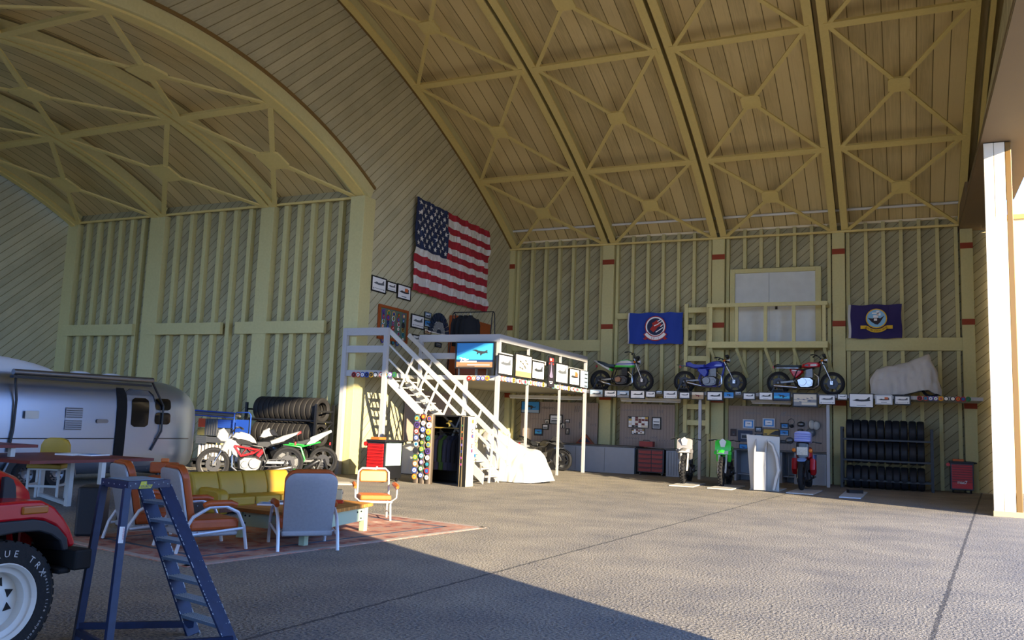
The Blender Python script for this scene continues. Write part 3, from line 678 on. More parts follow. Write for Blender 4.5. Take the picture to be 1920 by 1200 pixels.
# staircase, going down towards the doors
sx0, sx1, zt = -14.0, -10.72, 3.05
st = thing('metal_staircase', 'white painted steel staircase with handrails leading up to the platform', 'staircase', (sx1, 22.1, 0))
def stp(name, m, mt=M_white):
    for v in m.v: v -= Vector((sx1, 22.1, 0))
    return m.build(name, mt, st)
for y in (21.62, 22.62):
    m = MB(); d = .28
    m.prism([(sx0, zt-.02), (sx0, zt-.3), (sx1, 0), (sx1+.0, .0), (sx1+.02, .28)], (0, .05, 0), (0, y-.025, 0)); stp('stringer', m)
ns = 15
for k in range(1, ns):
    z = zt*(k/ns); x = sx1+(sx0-sx1)*k/ns
    m = MB(); m.box((x-.02, 21.65, z-.03), (x+.22, 22.6, z)); stp('tread', m)
for y in (21.58, 22.66):
    m = MB(); m.bar((sx0-.02, y, 4.32), (sx1+.25, y, 1.4), .06, .13); stp('handrail', m)
    for dz in (.42, .85):
        m = MB(); m.bar((sx0, y, 4.32-dz), (sx1+.3, y, 1.36-dz), .04, .05); stp('middle_rail', m)
    for f in (.25, .5, .75):
        p = Vector((sx0, y, 4.3)).lerp(Vector((sx1+.25, y, 1.4)), f)
        m = MB(); m.bar(p, p+Vector((-.42, 0, -.95)), .05, .05); stp('baluster', m)
    m = MB(); m.bar((sx1+.28, y, 1.42), (sx1+.2, y, .05), .05, .05); stp('newel', m)

# ------------------------------------------------------------------ on the platform
M_oak = mat('orange_wood', '9a4a1c', .5, noise=.15, nscale=10)
a, b = onX(851, 588, -15.1), onX(918, 603, -15.1)
t = thing('louvred_cabinet', 'orange brown wooden cabinet with a slatted door against the end wall', 'cabinet', (-15.28, a.y, ZD), PI/2)
W_ = b.y-a.y; H_ = a.z-ZD
m = MB(); m.box((0, -.28, 0), (W_, 0, H_-.06)); m.build('body', M_oak, t, bevel=.01)
m = MB(); m.box((W_*.45, -.32, .1), (W_*.97, -.28, H_-.2)); d = m.build('door', M_oak, t, bevel=.01)
m = MB()
for k in range(18): z = .3+k*(H_-.8)/18; m.box((W_*.52, -.335, z), (W_*.9, -.32, z+.06))
m.build('louvres', mat('dark_oak', '6e3314', .5), d)
Yr = 24.0; a, b = onY(852, 586, Yr), onY(925.5, 584.5, Yr); xr0, xr1, zr = a.x, b.x, a.z
t = thing('clothes_rack', 'black tube clothes rack standing on the platform', 'clothes rack', ((xr0+xr1)/2, Yr, ZD)); hw = (xr1-xr0)/2; hz = zr-ZD
for s_ in (-1, 1):
    m = MB(); m.tube([(s_*hw, -.3, 0), (s_*hw, -.08, hz-.06), (s_*hw, 0, hz), (s_*hw, .08, hz-.06), (s_*hw, .3, 0)], .018); m.build('leg_frame', M_black, t)
m = MB(); m.cyl((-hw, 0, hz), (hw, 0, hz), .016); m.build('rail', M_black, t)
def garment(name, label, col, loc, rz=0, h=1.1, w=.5, grp=None, sc=1):
    t = thing(name, label, 'jacket', loc, rz, grp); m = MB(); R = []
    for z, hw_, dp in ((0, .06, .04), (-.06, .1, .05), (-.12, w*.42, .08), (-.25, w*.5, .1), (-h*.6, w*.5, .1), (-h, w*.52, .11)):
        R.append([(math.cos(2*PI*k/16)*hw_, math.sin(2*PI*k/16)*dp+.012*math.sin(k*3.1+z*6), z-.07) for k in range(16)])
    m.loft(R); m.build('body', col, t, smooth='auto')
    for s_ in (-1, 1):
        m = MB(); m.tube([(s_*w*.4, 0, -.2), (s_*w*.52, -.01, -.4), (s_*w*.54, -.02, -.8)], [.07, .065, .055]); m.build('sleeve', col, t, smooth='auto')
    m = MB(); m.tube([(0, 0, -.05), (0, 0, -.01), (.02, 0, .012), (0, 0, .03)], .006); m.build('hanger_hook', M_chrome, t); return t
for k, lab in enumerate(('black jacket, leftmost of three on the platform rack', 'black jacket, middle of three on the platform rack', 'black jacket, rightmost of three on the platform rack')):
    x = onY(864+k*9, 600, Yr).x
    garment('hanging_jacket', lab, mat('black_cloth', '121214', .9), (x, Yr, zr-.03), rad(35), 1.0, .5, 'black jackets on the platform rack')
c = onX(829, 625, -15.1); t = thing('fan_display', 'half-round fan of black and white cards on the end wall', 'wall display', (-15.26, c.y, c.z), PI/2)
m = MB()
for k in range(13):
    a0, a1 = PI*k/13+.03, PI*(k+1)/13-.03
    for r0, r1, mi in ((.18, .42, 0), (.46, .74, 1)):
        m.mat(mi); m.prism([(r0*math.cos(a0), r0*math.sin(a0)), (r1*math.cos(a0), r1*math.sin(a0)), (r1*math.cos(a1), r1*math.sin(a1)), (r0*math.cos(a1), r0*math.sin(a1))], (0, -.03, 0), (0, -.01, 0))
m.mat(1); m.prism([(.15*math.cos(PI*k/8), .15*math.sin(PI*k/8)) for k in range(9)], (0, -.04, 0)); m.mat(2); m.box((-.76, -.012, -.02), (.76, 0, .02))
m.build('cards', [M_gry, M_fwood, M_paper], t)
p0 = onY(858, 706, 23.6)
for i, (x0, x1) in enumerate(((859, 893), (892.5, 914))):
    a, b = onY(x0, 692, 23.4), onY(x1, 706, 23.4)
    t = thing('low_sideboard', ('wide' if not i else 'narrow')+' white low unit with brown doors behind the large blue picture', 'sideboard', (a.x, 23.4, ZD)); w = b.x-a.x
    m = MB(); m.box((0, 0, 0), (w, .4, .05)); m.box((0, 0, .5), (w, .4, .56)); m.box((0, 0, .05), (.05, .4, .5)); m.box((w-.05, 0, .05), (w, .4, .5)); m.box((.05, .36, .05), (w-.05, .4, .5)); m.build('body', M_white, t)
    m = MB(); m.box((.06, .01, .06), (w-.06, .03, .49)); m.build('door', M_oak, t)
# ================================================================== MOTORCYCLES
M_tire = mat('tyre_rubber', '1d1d1f', .8, bump=.3, bscale=120)
M_wheel = mat('black_wheel', '232427', .45)
M_seatb = mat('seat_vinyl', '23262b', .6)
def mcol(name, c, r=.3): return mat('bike_'+name, c, r, spec=.5)
BW, BK, BG, BB, BR = mcol('white', 'c6c4be'), mcol('black', '17181b', .25), mcol('green', '2fae35'), mcol('blue', '23329a'), mcol('red', 'b5161f')
def wheel(t, name, x, z, R, tw, spokes=6, knob=False, rimc=None, disc=True, spin=0):
    rimc = rimc or M_wheel
    tire = MB(); r0 = R*.74
    tire.lathe([(r0, -tw*.36), (R*.86, -tw*.5), (R*.95, -tw*.42), (R, -tw*.15), (R, tw*.15), (R*.95, tw*.42), (R*.86, tw*.5), (r0, tw*.36), (r0, -tw*.36)], (x, 0, z), 'y', 32)
    w = tire.build(name, M_tire, t, smooth='auto')
    if knob:
        m = MB()
        for k in range(26):
            a = 2*PI*k/26
            for y in (-tw*.3, 0, tw*.3):
                a2 = a+(.12 if y == 0 else 0); c = Vector((x+(R+.004)*math.cos(a2), y, z+(R+.004)*math.sin(a2)))
                m.bar(c-Vector((math.cos(a2), 0, math.sin(a2)))*.012, c+Vector((math.cos(a2), 0, math.sin(a2)))*.014, .03, .028, (0, 1, 0))
        m.build('tread_knobs', M_tire, w)
    m = MB(); m.lathe([(R*.68, -tw*.3), (R*.76, -tw*.34), (R*.76, tw*.34), (R*.68, tw*.3), (R*.68, -tw*.3)], (x, 0, z), 'y', 32); m.build('rim', rimc, w, smooth='auto')
    m = MB()
    if spokes <= 8:
        for k in range(spokes):
            a = 2*PI*k/spokes+spin; d = Vector((math.cos(a), 0, math.sin(a)))
            m.bar(Vector((x, 0, z))+d*R*.08, Vector((x, 0, z))+d*R*.71, .045, tw*.22, (0, 1, 0))
    else:
        for k in range(spokes):
            a = 2*PI*k/spokes; d = Vector((math.cos(a), 0, math.sin(a))); e = Vector((math.cos(a+.25), 0, math.sin(a+.25)))
            m.cyl(Vector((x, (-1)**k*.03, z))+e*R*.12, Vector((x, 0, z))+d*R*.7, .003, n=4)
    m.cyl((x, -tw*.4, z), (x, tw*.4, z), R*.15, n=14); m.build('spokes', rimc if spokes <= 8 else M_chrome, w)
    if disc:
        m = MB()
        for s in (-1, 1):
            m.lathe([(R*.2, s*tw*.42), (R*.44, s*tw*.42), (R*.44, s*(tw*.42+.006)), (R*.2, s*(tw*.42+.006)), (R*.2, s*tw*.42)], (x, 0, z), 'y', 24)
            for k in range(5):
                a = 2*PI*k/5; d = Vector((math.cos(a), 0, math.sin(a))); m.bar(Vector((x, s*tw*.43, z))+d*R*.1, Vector((x, s*tw*.43, z))+d*R*.25, .02, .006, (0, 1, 0))
        m.build('brake_disc', M_dmetal, w)
    return w
def motorbike(label, loc, rz, K, sc=1.25, steer=0, group=None):
    """K: dict. local x forward. real size then scaled."""
    t = thing('motorcycle', label, 'motorcycle', loc, rz, group, sc)
    wb, R = K.get('wb', 1.42), K.get('R', .325); fx, rx = wb/2, -wb/2; tw = K.get('tw', (.12, .17)); Rr = K.get('Rr', R)
    kn = K.get('knob', False); sp = K.get('spokes', 6); rim = K.get('rim', M_wheel)
    wheel(t, 'front_wheel', fx, R, R, tw[0], sp, kn, rim); wheel(t, 'rear_wheel', rx, Rr+K.get('lift', 0), Rr, tw[1], sp, kn, rim, spin=.5)
    hx, hz = K.get('head', (.43, .93)); rk = Vector((fx-hx, 0, R-hz))
    m = MB()
    for s in (-1, 1):
        y = s*(.085 if not kn else .09); m.cyl((hx, y, hz), Vector((hx, y, hz))+rk*.45, .026 if not kn else .03, n=10); m.cyl(Vector((hx, y, hz))+rk*.4, (fx, y, R), .019 if not kn else .026, n=10)
        m.cbox((fx-.02, y, R+.02), (.07, .03, .1))
    m.build('fork', K.get('forkm', M_chrome), t, smooth='auto')
    m = MB()
    for f in (.0, .22):
        c = Vector((hx, 0, hz))+rk*f; m.bar(c-Vector((0, .12, 0)), c+Vector((0, .12, 0)), .05, .03)
    m.build('fork_clamp', M_black, t, bevel=.004)
    bz, bx, bwid = K.get('bar', (1.04, .34, .36))
    m = MB(); m.tube([(bx-.1, -bwid, bz-.03), (bx-.05, -bwid*.6, bz), (bx+.04, -.12, bz-.02), (hx, -.06, hz+.02), (hx, .06, hz+.02), (bx+.04, .12, bz-.02), (bx-.05, bwid*.6, bz), (bx-.1, bwid, bz-.03)], .012)
    h = m.build('handlebar', M_chrome if K.get('chromebar') else M_black, t, smooth='auto')
    m = MB()
    for s in (-1, 1): m.cyl((bx-.1, s*bwid, bz-.03), (bx-.06, s*bwid*.68, bz-.012), .019, n=10)
    m.build('grips', M_rubber, h, smooth='auto')
    m = MB()
    for s in (-1, 1): m.tube([(bx-.03, s*bwid*.62, bz+.0), (bx+.03, s*bwid*.66, bz-.0), (bx+.02, s*bwid*.98, bz-.02)], .006, n=6)
    m.build('levers', M_alu, h)
    # frame, swing arm
    fm = K.get('framem', M_black); m = MB()
    for s in (-1, 1):
        m.tube([(hx-.02, s*.04, hz-.06), (.2, s*.12, .74), (-.2, s*.13, .68), (-.3, s*.12, .42)], .02)
        m.tube([(hx, s*.04, hz-.14), (.34, s*.1, .42), (.28, s*.12, .2), (-.22, s*.12, .2), (-.3, s*.12, .42)], .017)
        m.tube([(-.2, s*.12, .68), (-.62, s*.09, .8)], .015)
    m.build('frame', fm, t, smooth='auto')
    m = MB()
    for s in (-1, 1): m.bar((-.26, s*.11, .38), (rx-.03, s*.12, Rr+K.get('lift', 0)), .03, .06)
    m.build('swing_arm', K.get('swingm', M_alu), t, bevel=.006)
    # engine
    em = K.get('engm', M_alu); m = MB()
    m.pillow([(-.2, .26), (-.24, .42), (-.1, .5), (.16, .5), (.26, .42), (.24, .24), (.1, .19), (-.12, .19)], .17, .9)
    for s in (-1, 1):
        m.cyl((-.06, s*.15, .36), (-.06, s*.215, .36), .11, .1, n=18); m.cyl((.12, s*.15, .33), (.12, s*.2, .33), .075, .065, n=16)
        for k in range(6): a = k*PI/3; m.cyl((-.06+.09*math.cos(a), s*.214, .36+.09*math.sin(a)), (-.06+.09*math.cos(a), s*.222, .36+.09*math.sin(a)), .01, n=6)
    en = m.build('engine', em, t, smooth='auto')
    m = MB()
    for k in range(8):
        z = .5+k*.026; m.cbox((.1-.012*k*.3+.02*k*.3, 0, z), (.23-.006*k, .3, .012))
    m.cbox((.12, 0, .6), (.16, .24, .24)); m.cbox((.1, 0, .715), (.19, .27, .03)); m.build('cylinder_fins', K.get('finm', M_dmetal), en)
    m = MB()
    for s in ((-1, 1) if K.get('twin') else (1 if K.get('exl') else -1,)):
        for q in (0, 1):
            m.tube([(.24, s*(.05+.08*q), .6), (.36, s*(.05+.08*q), .5), (.36, s*(.06+.08*q), .28), (.22, s*(.1+.05*q), .17), (-.1, s*.15, .17), (-.3, s*.17, .2)], .02)
    p = m.build('exhaust_pipe', K.get('pipem', M_chrome), t, smooth='auto')
    ex = K.get('muf', ((-.28, .2), (-.78, .3))); m = MB()
    for s in ((-1, 1) if K.get('twin') else (1 if K.get('exl') else -1,)):
        a, b = Vector((ex[0][0], s*.18, ex[0][1])), Vector((ex[1][0], s*.2, ex[1][1])); m.tube([a, a.lerp(b, .15), a.lerp(b, .9), b], [.03, .055, .058, .04], n=14)
    m.build('muffler', K.get('mufm', M_chrome), p, smooth='auto')
    # body panels
    for nm, poly, w, mt in K['body']:
        for y, th in (((-w[0], w[1]), (w[0], w[1])) if isinstance(w, tuple) else ((0, w),)):
            m = MB(); m.pillow(poly, th, .9 if y else .82, y); m.build(nm, mt, t, smooth='auto')
    # small parts
    if K.get('lamp'):
        x, z, r = K['lamp']; m = MB(); m.lathe([(0, -.12), (r*.6, -.1), (r*.95, -.03), (r, 0), (r*.95, .02)], (x, 0, z), 'x', 20)
        l = m.build('headlight', K.get('lampm', M_chrome), t, smooth='auto')
        m = MB(); m.lathe([(0, .035), (r*.6, .03), (r*.92, .012)], (x, 0, z), 'x', 20); m.build('lens', mat('lamp_glass', 'c8d0d6', .08, 0, spec=.8), l, smooth='auto')
        m = MB()
        for s in (-1, 1): m.cyl((x-.1, s*.05, z+r+.02), (x-.02, s*.05, z+r+.05), .04, n=14)
        m.build('gauges', M_black, t)
        m = MB()
        for s in (-1, 1): m.cyl((x-.1, s*.1, z-.02), (x-.1, s*.2, z-.03), .01); m.ball((x-.1, s*.22, z-.03), .032, 10, 6)
        m.build('indicators', mat('amber_lens', 'd9741a', .3), t)
    if K.get('fender', True):
        m = MB(); mt = K.get('fenderm', M_chrome); fz, fw = (R+.02, .07) if not kn else (R+.2, .08)
        a0, a1 = (rad(40), rad(150)) if not kn else (rad(62), rad(140)); n = 14; rings = []
        for k in range(n+1):
            a = a0+(a1-a0)*k/n; rr = R+.03 if not kn else R+.2
            rings.append([(fx+rr*math.cos(a)*(1 if not kn else 1.05), y, R+rr*math.sin(a)-(abs(y)/fw)**2*.025) for y in (-fw, -fw*.6, 0, fw*.6, fw)])
        for k in range(n): m.add([*rings[k], *rings[k+1]], [(j, j+1, j+6, j+5) for j in range(4)])
        o = m.build('front_fender', mt, t, smooth=True); so = o.modifiers.new('s', 'SOLIDIFY'); so.thickness = .006
    m = MB(); m.box((rx-.15 if not kn else rx-.2, -.05, .74), (rx-.12 if not kn else rx-.17, .05, .8)); m.build('tail_lamp', BR, t)
    m = MB()
    for s in (-1, 1): m.cyl((-.2, s*.14, .3), (-.2, s*.25, .3), .014); 
    m.build('foot_pegs', M_rubber, t)
    # drive chain
    m = MB(); lz = Rr+K.get('lift', 0); m.bar((-.22, .1, .42), (rx, .1, lz+.08), .012, .02); m.bar((-.22, .1, .3), (rx, .1, lz-.08), .012, .02); m.cyl((rx, .09, lz), (rx, .11, lz), .09, n=18); m.build('chain', M_dmetal, t)
    if K.get('stand', True):
        m = MB()
        for s in (-1, 1):
            for dx in (-.17, .17): m.bar((rx+dx*1.15, s*.2, 0), (rx+dx*.15, s*.15, lz+.05), .035, .035)
            m.bar((rx-.13, s*.18, .12), (rx+.13, s*.18, .12), .03, .03)
        for dx in (-.2, .2): m.bar((rx+dx, -.2, .015), (rx+dx, .2, .015), .03, .03)
        m.build('paddock_stand', M_black, t)
    return t
seatz = [(-.66, .83), (-.7, .9), (-.55, .89), (-.3, .8), (-.08, .79), (-.04, .73), (-.3, .7), (-.5, .76)]
K_green = dict(wb=1.36, engm=M_dmetal, muf=((-.3, .2), (-.62, .3)), lamp=(.56, .92, .09), bar=(1.2, .3, .36), head=(.4, 1.02), framem=BK, finm=M_black,
    body=[('fuel_tank', [(-.22, .73), (-.17, .86), (-.02, .94), (.22, .965), (.37, .93), (.43, .83), (.38, .73)], .16, BW),
          ('tank_stripe', [(-.225, .73), (-.2, .8), (.42, .80), (.385, .725)], .165, BG), ('tank_stripe', [(-.14, .885), (-.02, .95), (.22, .975), (.36, .94), (.38, .91)], .14, BG), ('tank_stripe', [(-.2, .81), (-.18, .845), (.42, .86), (.43, .82)], .166, BB),
          ('seat', [(-.8, .9), (-.78, .94), (-.6, .91), (-.4, .83), (-.2, .82), (-.18, .73), (-.4, .71), (-.6, .8)], .13, mcol('dark_teal', '1e3340', .5)), ('tail', [(-.3, .7), (-.55, .83), (-.86, .96), (-.9, .93), (-.6, .74), (-.36, .62)], .11, BW), ('tail_trim', [(-.24, .67), (-.5, .74), (-.66, .86), (-.52, .72), (-.3, .62)], .102, BG), ('clutch_cover', [(-.16, .3), (-.16, .42), (-.02, .47), (.06, .4), (.04, .28), (-.08, .25)], .235, mcol('copper', '8a5a3a', .4))])
K_blue = dict(wb=1.47, muf=((-.2, .2), (-.62, .3)), lamp=(.56, .97, .08), bar=(1.04, .3, .3), engm=M_alu, framem=BB, finm=M_alu, fender=False,
    body=[('fuel_tank', [(-.16, .74), (-.1, .84), (.08, .93), (.32, .95), (.43, .88), (.42, .76), (.1, .72)], .15, BB), ('seat', [(-.7, .78), (-.7, .9), (-.6, .92), (-.5, .86), (-.3, .82), (-.12, .83), (-.1, .74), (-.4, .7)], .14, BB),
          ('side_panel', [(-.36, .66), (-.34, .72), (-.06, .74), (.0, .6), (-.1, .42), (-.2, .5)], .15, BB), ('tail_rack', [(-.98, .82), (-.98, .835), (-.68, .8), (-.68, .76)], .06, BK), ('tank_highlight', [(.1, .8), (.2, .84), (.4, .84), (.4, .78), (.2, .78)], .152, mcol('pale_blue', '7f93d8'))])
K_red = dict(wb=1.43, muf=((-.2, .2), (-.82, .24)), lamp=(.56, .98, .09), bar=(1.12, .28, .34), head=(.42, 1.0), engm=M_chrome, finm=M_alu, twin=True, fender=False,
    body=[('fuel_tank', [(-.1, .76), (-.06, .86), (.1, .92), (.36, .91), (.42, .85), (.38, .78), (.1, .75)], .14, BR), ('tank_badge', [(.12, .79), (.13, .86), (.33, .87), (.34, .8)], .146, BW), ('knee_pad', [(-.04, .79), (.02, .85), (.11, .86), (.11, .79)], .146, BK),
          ('seat', [(-.84, .76), (-.84, .82), (-.74, .87), (-.68, .83), (-.1, .83), (-.08, .76)], .13, mcol('black_green_seat', '1a2420', .5)), ('side_panel', [(-.42, .7), (-.4, .73), (-.08, .72), (-.04, .64), (-.22, .46), (-.3, .47)], .13, BR), ('side_badge', [(-.37, .66), (-.37, .7), (-.12, .69), (-.12, .65)], .136, BW), ('seat_trim', [(-.84, .735), (-.84, .755), (-.1, .755), (-.1, .735)], .125, M_chrome)])
def edge_bike(x0, x1, K, label, yy=31.25):
    a, b = onY(x0, 712, yy), onY(x1, 714, yy); wbr = b.x-a.x
    motorbike(label, ((a.x+b.x)/2, yy, ZD), 0, K, wbr/K['wb'])
edge_bike(1126, 1206, K_green, 'green, white and blue motorcycle on the walkway beside the platform end')
edge_bike(1284, 1378.5, K_blue, 'all blue motorcycle on the walkway, middle of the three bare ones')
edge_bike(1460, 1561, K_red, 'red motorcycle with flat black seat and chrome engine on the walkway below the balcony')
# black sport bike under the platform
M_gloss = mcol('gloss_black', '141518', .12)
K_sport = dict(wb=1.4, muf=((-.3, .2), (-.6, .4)), bar=(.86, .34, .3), head=(.42, .86), engm=M_alu, fenderm=M_gloss, framem=M_alu, stand=False, mufm=M_dmetal,
    body=[('fuel_tank', [(-.1, .72), (-.06, .84), (.08, .94), (.26, .92), (.34, .82), (.3, .7)], .15, M_gloss), ('seat', [(-.42, .84), (-.4, .88), (-.2, .82), (-.08, .8), (-.08, .72), (-.3, .72)], .12, M_seatb),
          ('tail', [(-.28, .74), (-.44, .9), (-.62, .98), (-.84, 1.04), (-.86, 1.01), (-.62, .84), (-.4, .7)], .09, M_gloss), ('fairing', [(.16, .72), (.34, .9), (.52, .92), (.68, .8), (.7, .74), (.52, .66), (.42, .4), (.3, .22), (.0, .18), (-.06, .3), (.12, .5)], .2, M_gloss),
          ('windscreen', [(.28, .9), (.4, 1.06), (.5, 1.04), (.66, .86), (.5, .9)], .13, mcol('smoke_screen', '2a2b30', .08)), ('silver_stripe', [(.3, .84), (.5, .88), (.66, .8), (.64, .76), (.48, .8)], .204, M_alu), ('engine_window', [(.0, .4), (.12, .56), (.3, .6), (.28, .4), (.12, .32)], .206, M_alu)])
pf = onZ(1052, 883)
motorbike('glossy black sport motorcycle parked under the platform behind the white cover', (pf.x-.85, pf.y+.15, 0), rad(-4), K_sport, 1.22)
# bikes in front of the tyre rack
pa, pb = onZ(397, 901), onZ(536, 903); hd = math.atan2(pa.y-pb.y, pa.x-pb.x); c = (pa+pb)/2
K_white = dict(wb=1.42, bar=(1.06, .3, .34), head=(.4, .92), engm=M_alu, finm=M_dmetal, framem=M_black, fender=False, exl=True, lift=.06,
    body=[('fuel_tank', [(-.1, .74), (-.04, .84), (.06, .93), (.22, .97), (.34, .95), (.4, .86), (.2, .76)], .16, BW), ('tank_side', [(-.06, .7), (.0, .8), (.24, .86), (.42, .82), (.3, .72)], .165, BK), ('radiator_shroud', [(.22, .68), (.3, .84), (.5, .82), (.6, .6), (.54, .56), (.4, .66), (.34, .5), (.26, .46)], .17, BW),
          ('seat', [(-.4, .72), (-.36, .8), (-.24, .8), (-.06, .78), (-.06, .7), (-.3, .66)], .13, M_seatb), ('tail', [(-.28, .66), (-.34, .8), (-.6, .92), (-.92, 1.02), (-.92, .98), (-.6, .8)], .1, BW), ('tail_light_strip', [(-.84, .98), (-.94, 1.03), (-.95, .98), (-.86, .93)], .09, BR),
          ('headlight_cowl', [(.46, .76), (.46, .92), (.56, 1.04), (.66, .98), (.68, .84), (.6, .76)], .13, BW), ('headlight_lens', [(.62, .8), (.6, .96), (.66, .97), (.69, .84)], .11, M_alu)])
tb = motorbike('white naked motorcycle with a red lattice frame in front of the tyre rack', (c.x, c.y, 0), hd, K_white, (pa-pb).length/1.42)
m = MB()
for s in (-1, 1):
    P_ = [(.34, .7), (.1, .66), (.2, .5), (-.02, .56), (.1, .66), (-.14, .62), (-.02, .56), (.2, .5), (.34, .7)]
    m.tube([(x, s*.2, z) for x, z in P_], .022)
m.build('lattice_frame', mcol('bright_red', 'd8222a'), tb)
m = MB(); m.cyl((-.12, .1, .5), (-.22, .1, .62), .04);  m.build('shock_absorber', mcol('bright_red', 'd8222a'), tb)
K_gs = dict(K_sport, lift=.06, stand=True, framem=mcol('kawa_green', '1f9a3a'), swingm=M_alu, exl=True)
K_gs['body'] = [b for b in K_sport['body'] if b[0] not in ('tail', 'silver_stripe')]+[('tail', [(-.28, .74), (-.4, .9), (-.62, 1.0), (-.84, 1.08), (-.86, 1.03), (-.62, .86), (-.4, .7)], .09, mcol('pale_grey_green', 'c3cdc6')), ('front_nose', [(.4, .9), (.5, 1.08), (.62, 1.02), (.7, .86), (.6, .84)], .14, BW), ('green_tube', [(-.3, .7), (-.28, .74), (.1, .78), (.1, .74)], .16, mcol('kawa_green', '1f9a3a')), ('fairing_top', [(.28, .74), (.5, .8), (.62, .74), (.6, .64), (.4, .6)], .21, BK)]
pr = onZ(604, 897); d = Vector((math.cos(hd-.1), math.sin(hd-.1), 0))
motorbike('black and green sport motorcycle with a pale grey tail behind the white one', tuple(pr+d*.88), hd-.1, K_gs, 1.24)
m = MB(); m.box((-.45, -.35, 0), (.45, .35, .03)); q = onZ(625, 907); o = m.build('floor_pad', M_white); o.location = (q.x, q.y, 0); o.rotation_euler = (0, 0, hd); tag(o, 'white pad flat on the floor right of the green-framed motorcycle', 'floor pad')
# dirt bikes facing the doors
def dirtK(c1, c2, plate):
    return dict(wb=1.46, R=.36, Rr=.34, tw=(.1, .14), knob=True, spokes=24, rim=M_black, bar=(1.16, .36, .4), head=(.42, 1.02), forkm=M_white, fenderm=c1, engm=M_dmetal, finm=M_dmetal, stand=False, muf=((-.3, .5), (-.75, .72)), mufm=M_alu,
      body=[('fuel_tank', [(-.1, .78), (-.06, .9), (.12, .98), (.3, .96), (.3, .8), (.1, .74)], .12, c2), ('radiator_shroud', [(.1, .64), (.12, .9), (.36, .96), (.46, .84), (.34, .6)], (.14, .05), c1), ('seat', [(-.7, .9), (-.7, .96), (-.2, .92), (.0, .96), (.02, .9), (-.2, .84)], .09, BK),
            ('rear_fender', [(-.5, .84), (-.52, .9), (-.96, .98), (-1.0, .95), (-.7, .84)], .09, c1), ('side_plate', [(-.52, .66), (-.52, .86), (-.3, .84), (-.26, .66)], (.12, .03), c2), ('number_plate', [(.47, .84), (.44, 1.12), (.5, 1.16), (.56, 1.0), (.56, .86)], .2, plate), ('front_mask', [(.45, .78), (.45, .86), (.57, .88), (.6, .78)], .22, c1)])
def head(a, b): return math.atan2(a.y-b.y, a.x-b.x)
def facing(px_front, px_rear, K, label, sc=1.2):
    a = onZ(*px_front); b = onZ(*px_rear); h = head(a, b)
    d = Vector((math.cos(h), math.sin(h), 0)); c = a-d*K['wb']*sc/2
    c.z = .03; return motorbike(label, tuple(c), h, K, sc)
K1 = dirtK(mcol('grey_white', '6b6967'), BK, mcol('mask_grey', '8d8a88'))
K2 = dirtK(mcol('lime', '35c83a'), mcol('dark_green', '11351c'), mcol('lime', '35c83a'))
t1 = facing((1281, 908), (1302, 898), K1, 'silver and black dirt motorcycle facing out on a white floor board', 1.22)
t2 = facing((1353, 913), (1378, 903), K2, 'lime green dirt motorcycle facing out on a white floor board', 1.22)
for t_, mk in ((t1, BW), (t2, BW)):
    m = MB()
    m.prism([(-.05, .98), (.05, .98), (.09, 1.12), (.0, 1.2), (-.09, 1.12)], (.006, 0, 0), (.58, 0, 0), (0, 1, 0), (0, 0, 1)); m.prism([(-.14, .8), (.14, .8), (.14, .88), (-.14, .9)], (.006, 0, 0), (.6, 0, 0), (0, 1, 0), (0, 0, 1))
    m.build('mask_graphic', mk, t_)
K3 = dict(wb=1.5, R=.36, Rr=.34, tw=(.12, .16), spokes=24, rim=M_black, bar=(1.2, .3, .42), head=(.4, 1.0), forkm=M_black, fender=False, engm=M_dmetal, stand=False, muf=((-.3, .4), (-.75, .62)),
    body=[('fuel_tank', [(-.1, .76), (-.06, .98), (.14, 1.08), (.34, 1.04), (.36, .8), (.1, .7)], .19, BR), ('side_tank', [(.0, .4), (.04, .74), (.34, .78), (.4, .5), (.2, .36)], (.22, .07), BR), ('seat', [(-.7, .88), (-.7, .95), (-.1, .95), (-.08, .86)], .12, BK), ('rear_panel', [(-.7, .6), (-.74, .86), (-.2, .86), (-.2, .66)], (.17, .05), mcol('rally_blue', '3a5f9a')),
          ('headlamp_housing', [(.44, .78), (.44, 1.18), (.52, 1.22), (.6, 1.16), (.62, .8)], .15, BK), ('high_fender', [(.36, .74), (.4, .78), (.8, .8), (.94, .74), (.92, .71), (.7, .74)], .1, mcol('fender_blue', '7fa2d8')), ('top_box', [(.18, 1.14), (.14, 1.46), (.56, 1.46), (.6, 1.2), (.44, 1.14)], .2, mcol('box_lilac', '9da2cf'))])
t3 = facing((1503, 921), (1532, 908), K3, 'red and blue rally motorcycle with a lilac front box facing out', 1.22)
m = MB()
for s in (-1, 1): m.mat(0); m.ball((.6, s*.2, .98), (.03, .05, .05), 10, 6)
m.build('indicators', mat('amber_lens', 'd9741a', .3), t3)
m = MB(); m.box((.615, -.13, .86), (.625, .13, 1.06)); m.build('headlight_glass', mat('lamp_glass_patterned', 'a89f90', .15, .3, noise=.5, nscale=30), t3)
m = MB()
for k in range(4): m.box((.565+.012*0, -.19, 1.2+k*.06), (.6, .19, 1.225+k*.06))
m.build('box_ribs', mcol('box_stripe', '5a63b0'), t3)
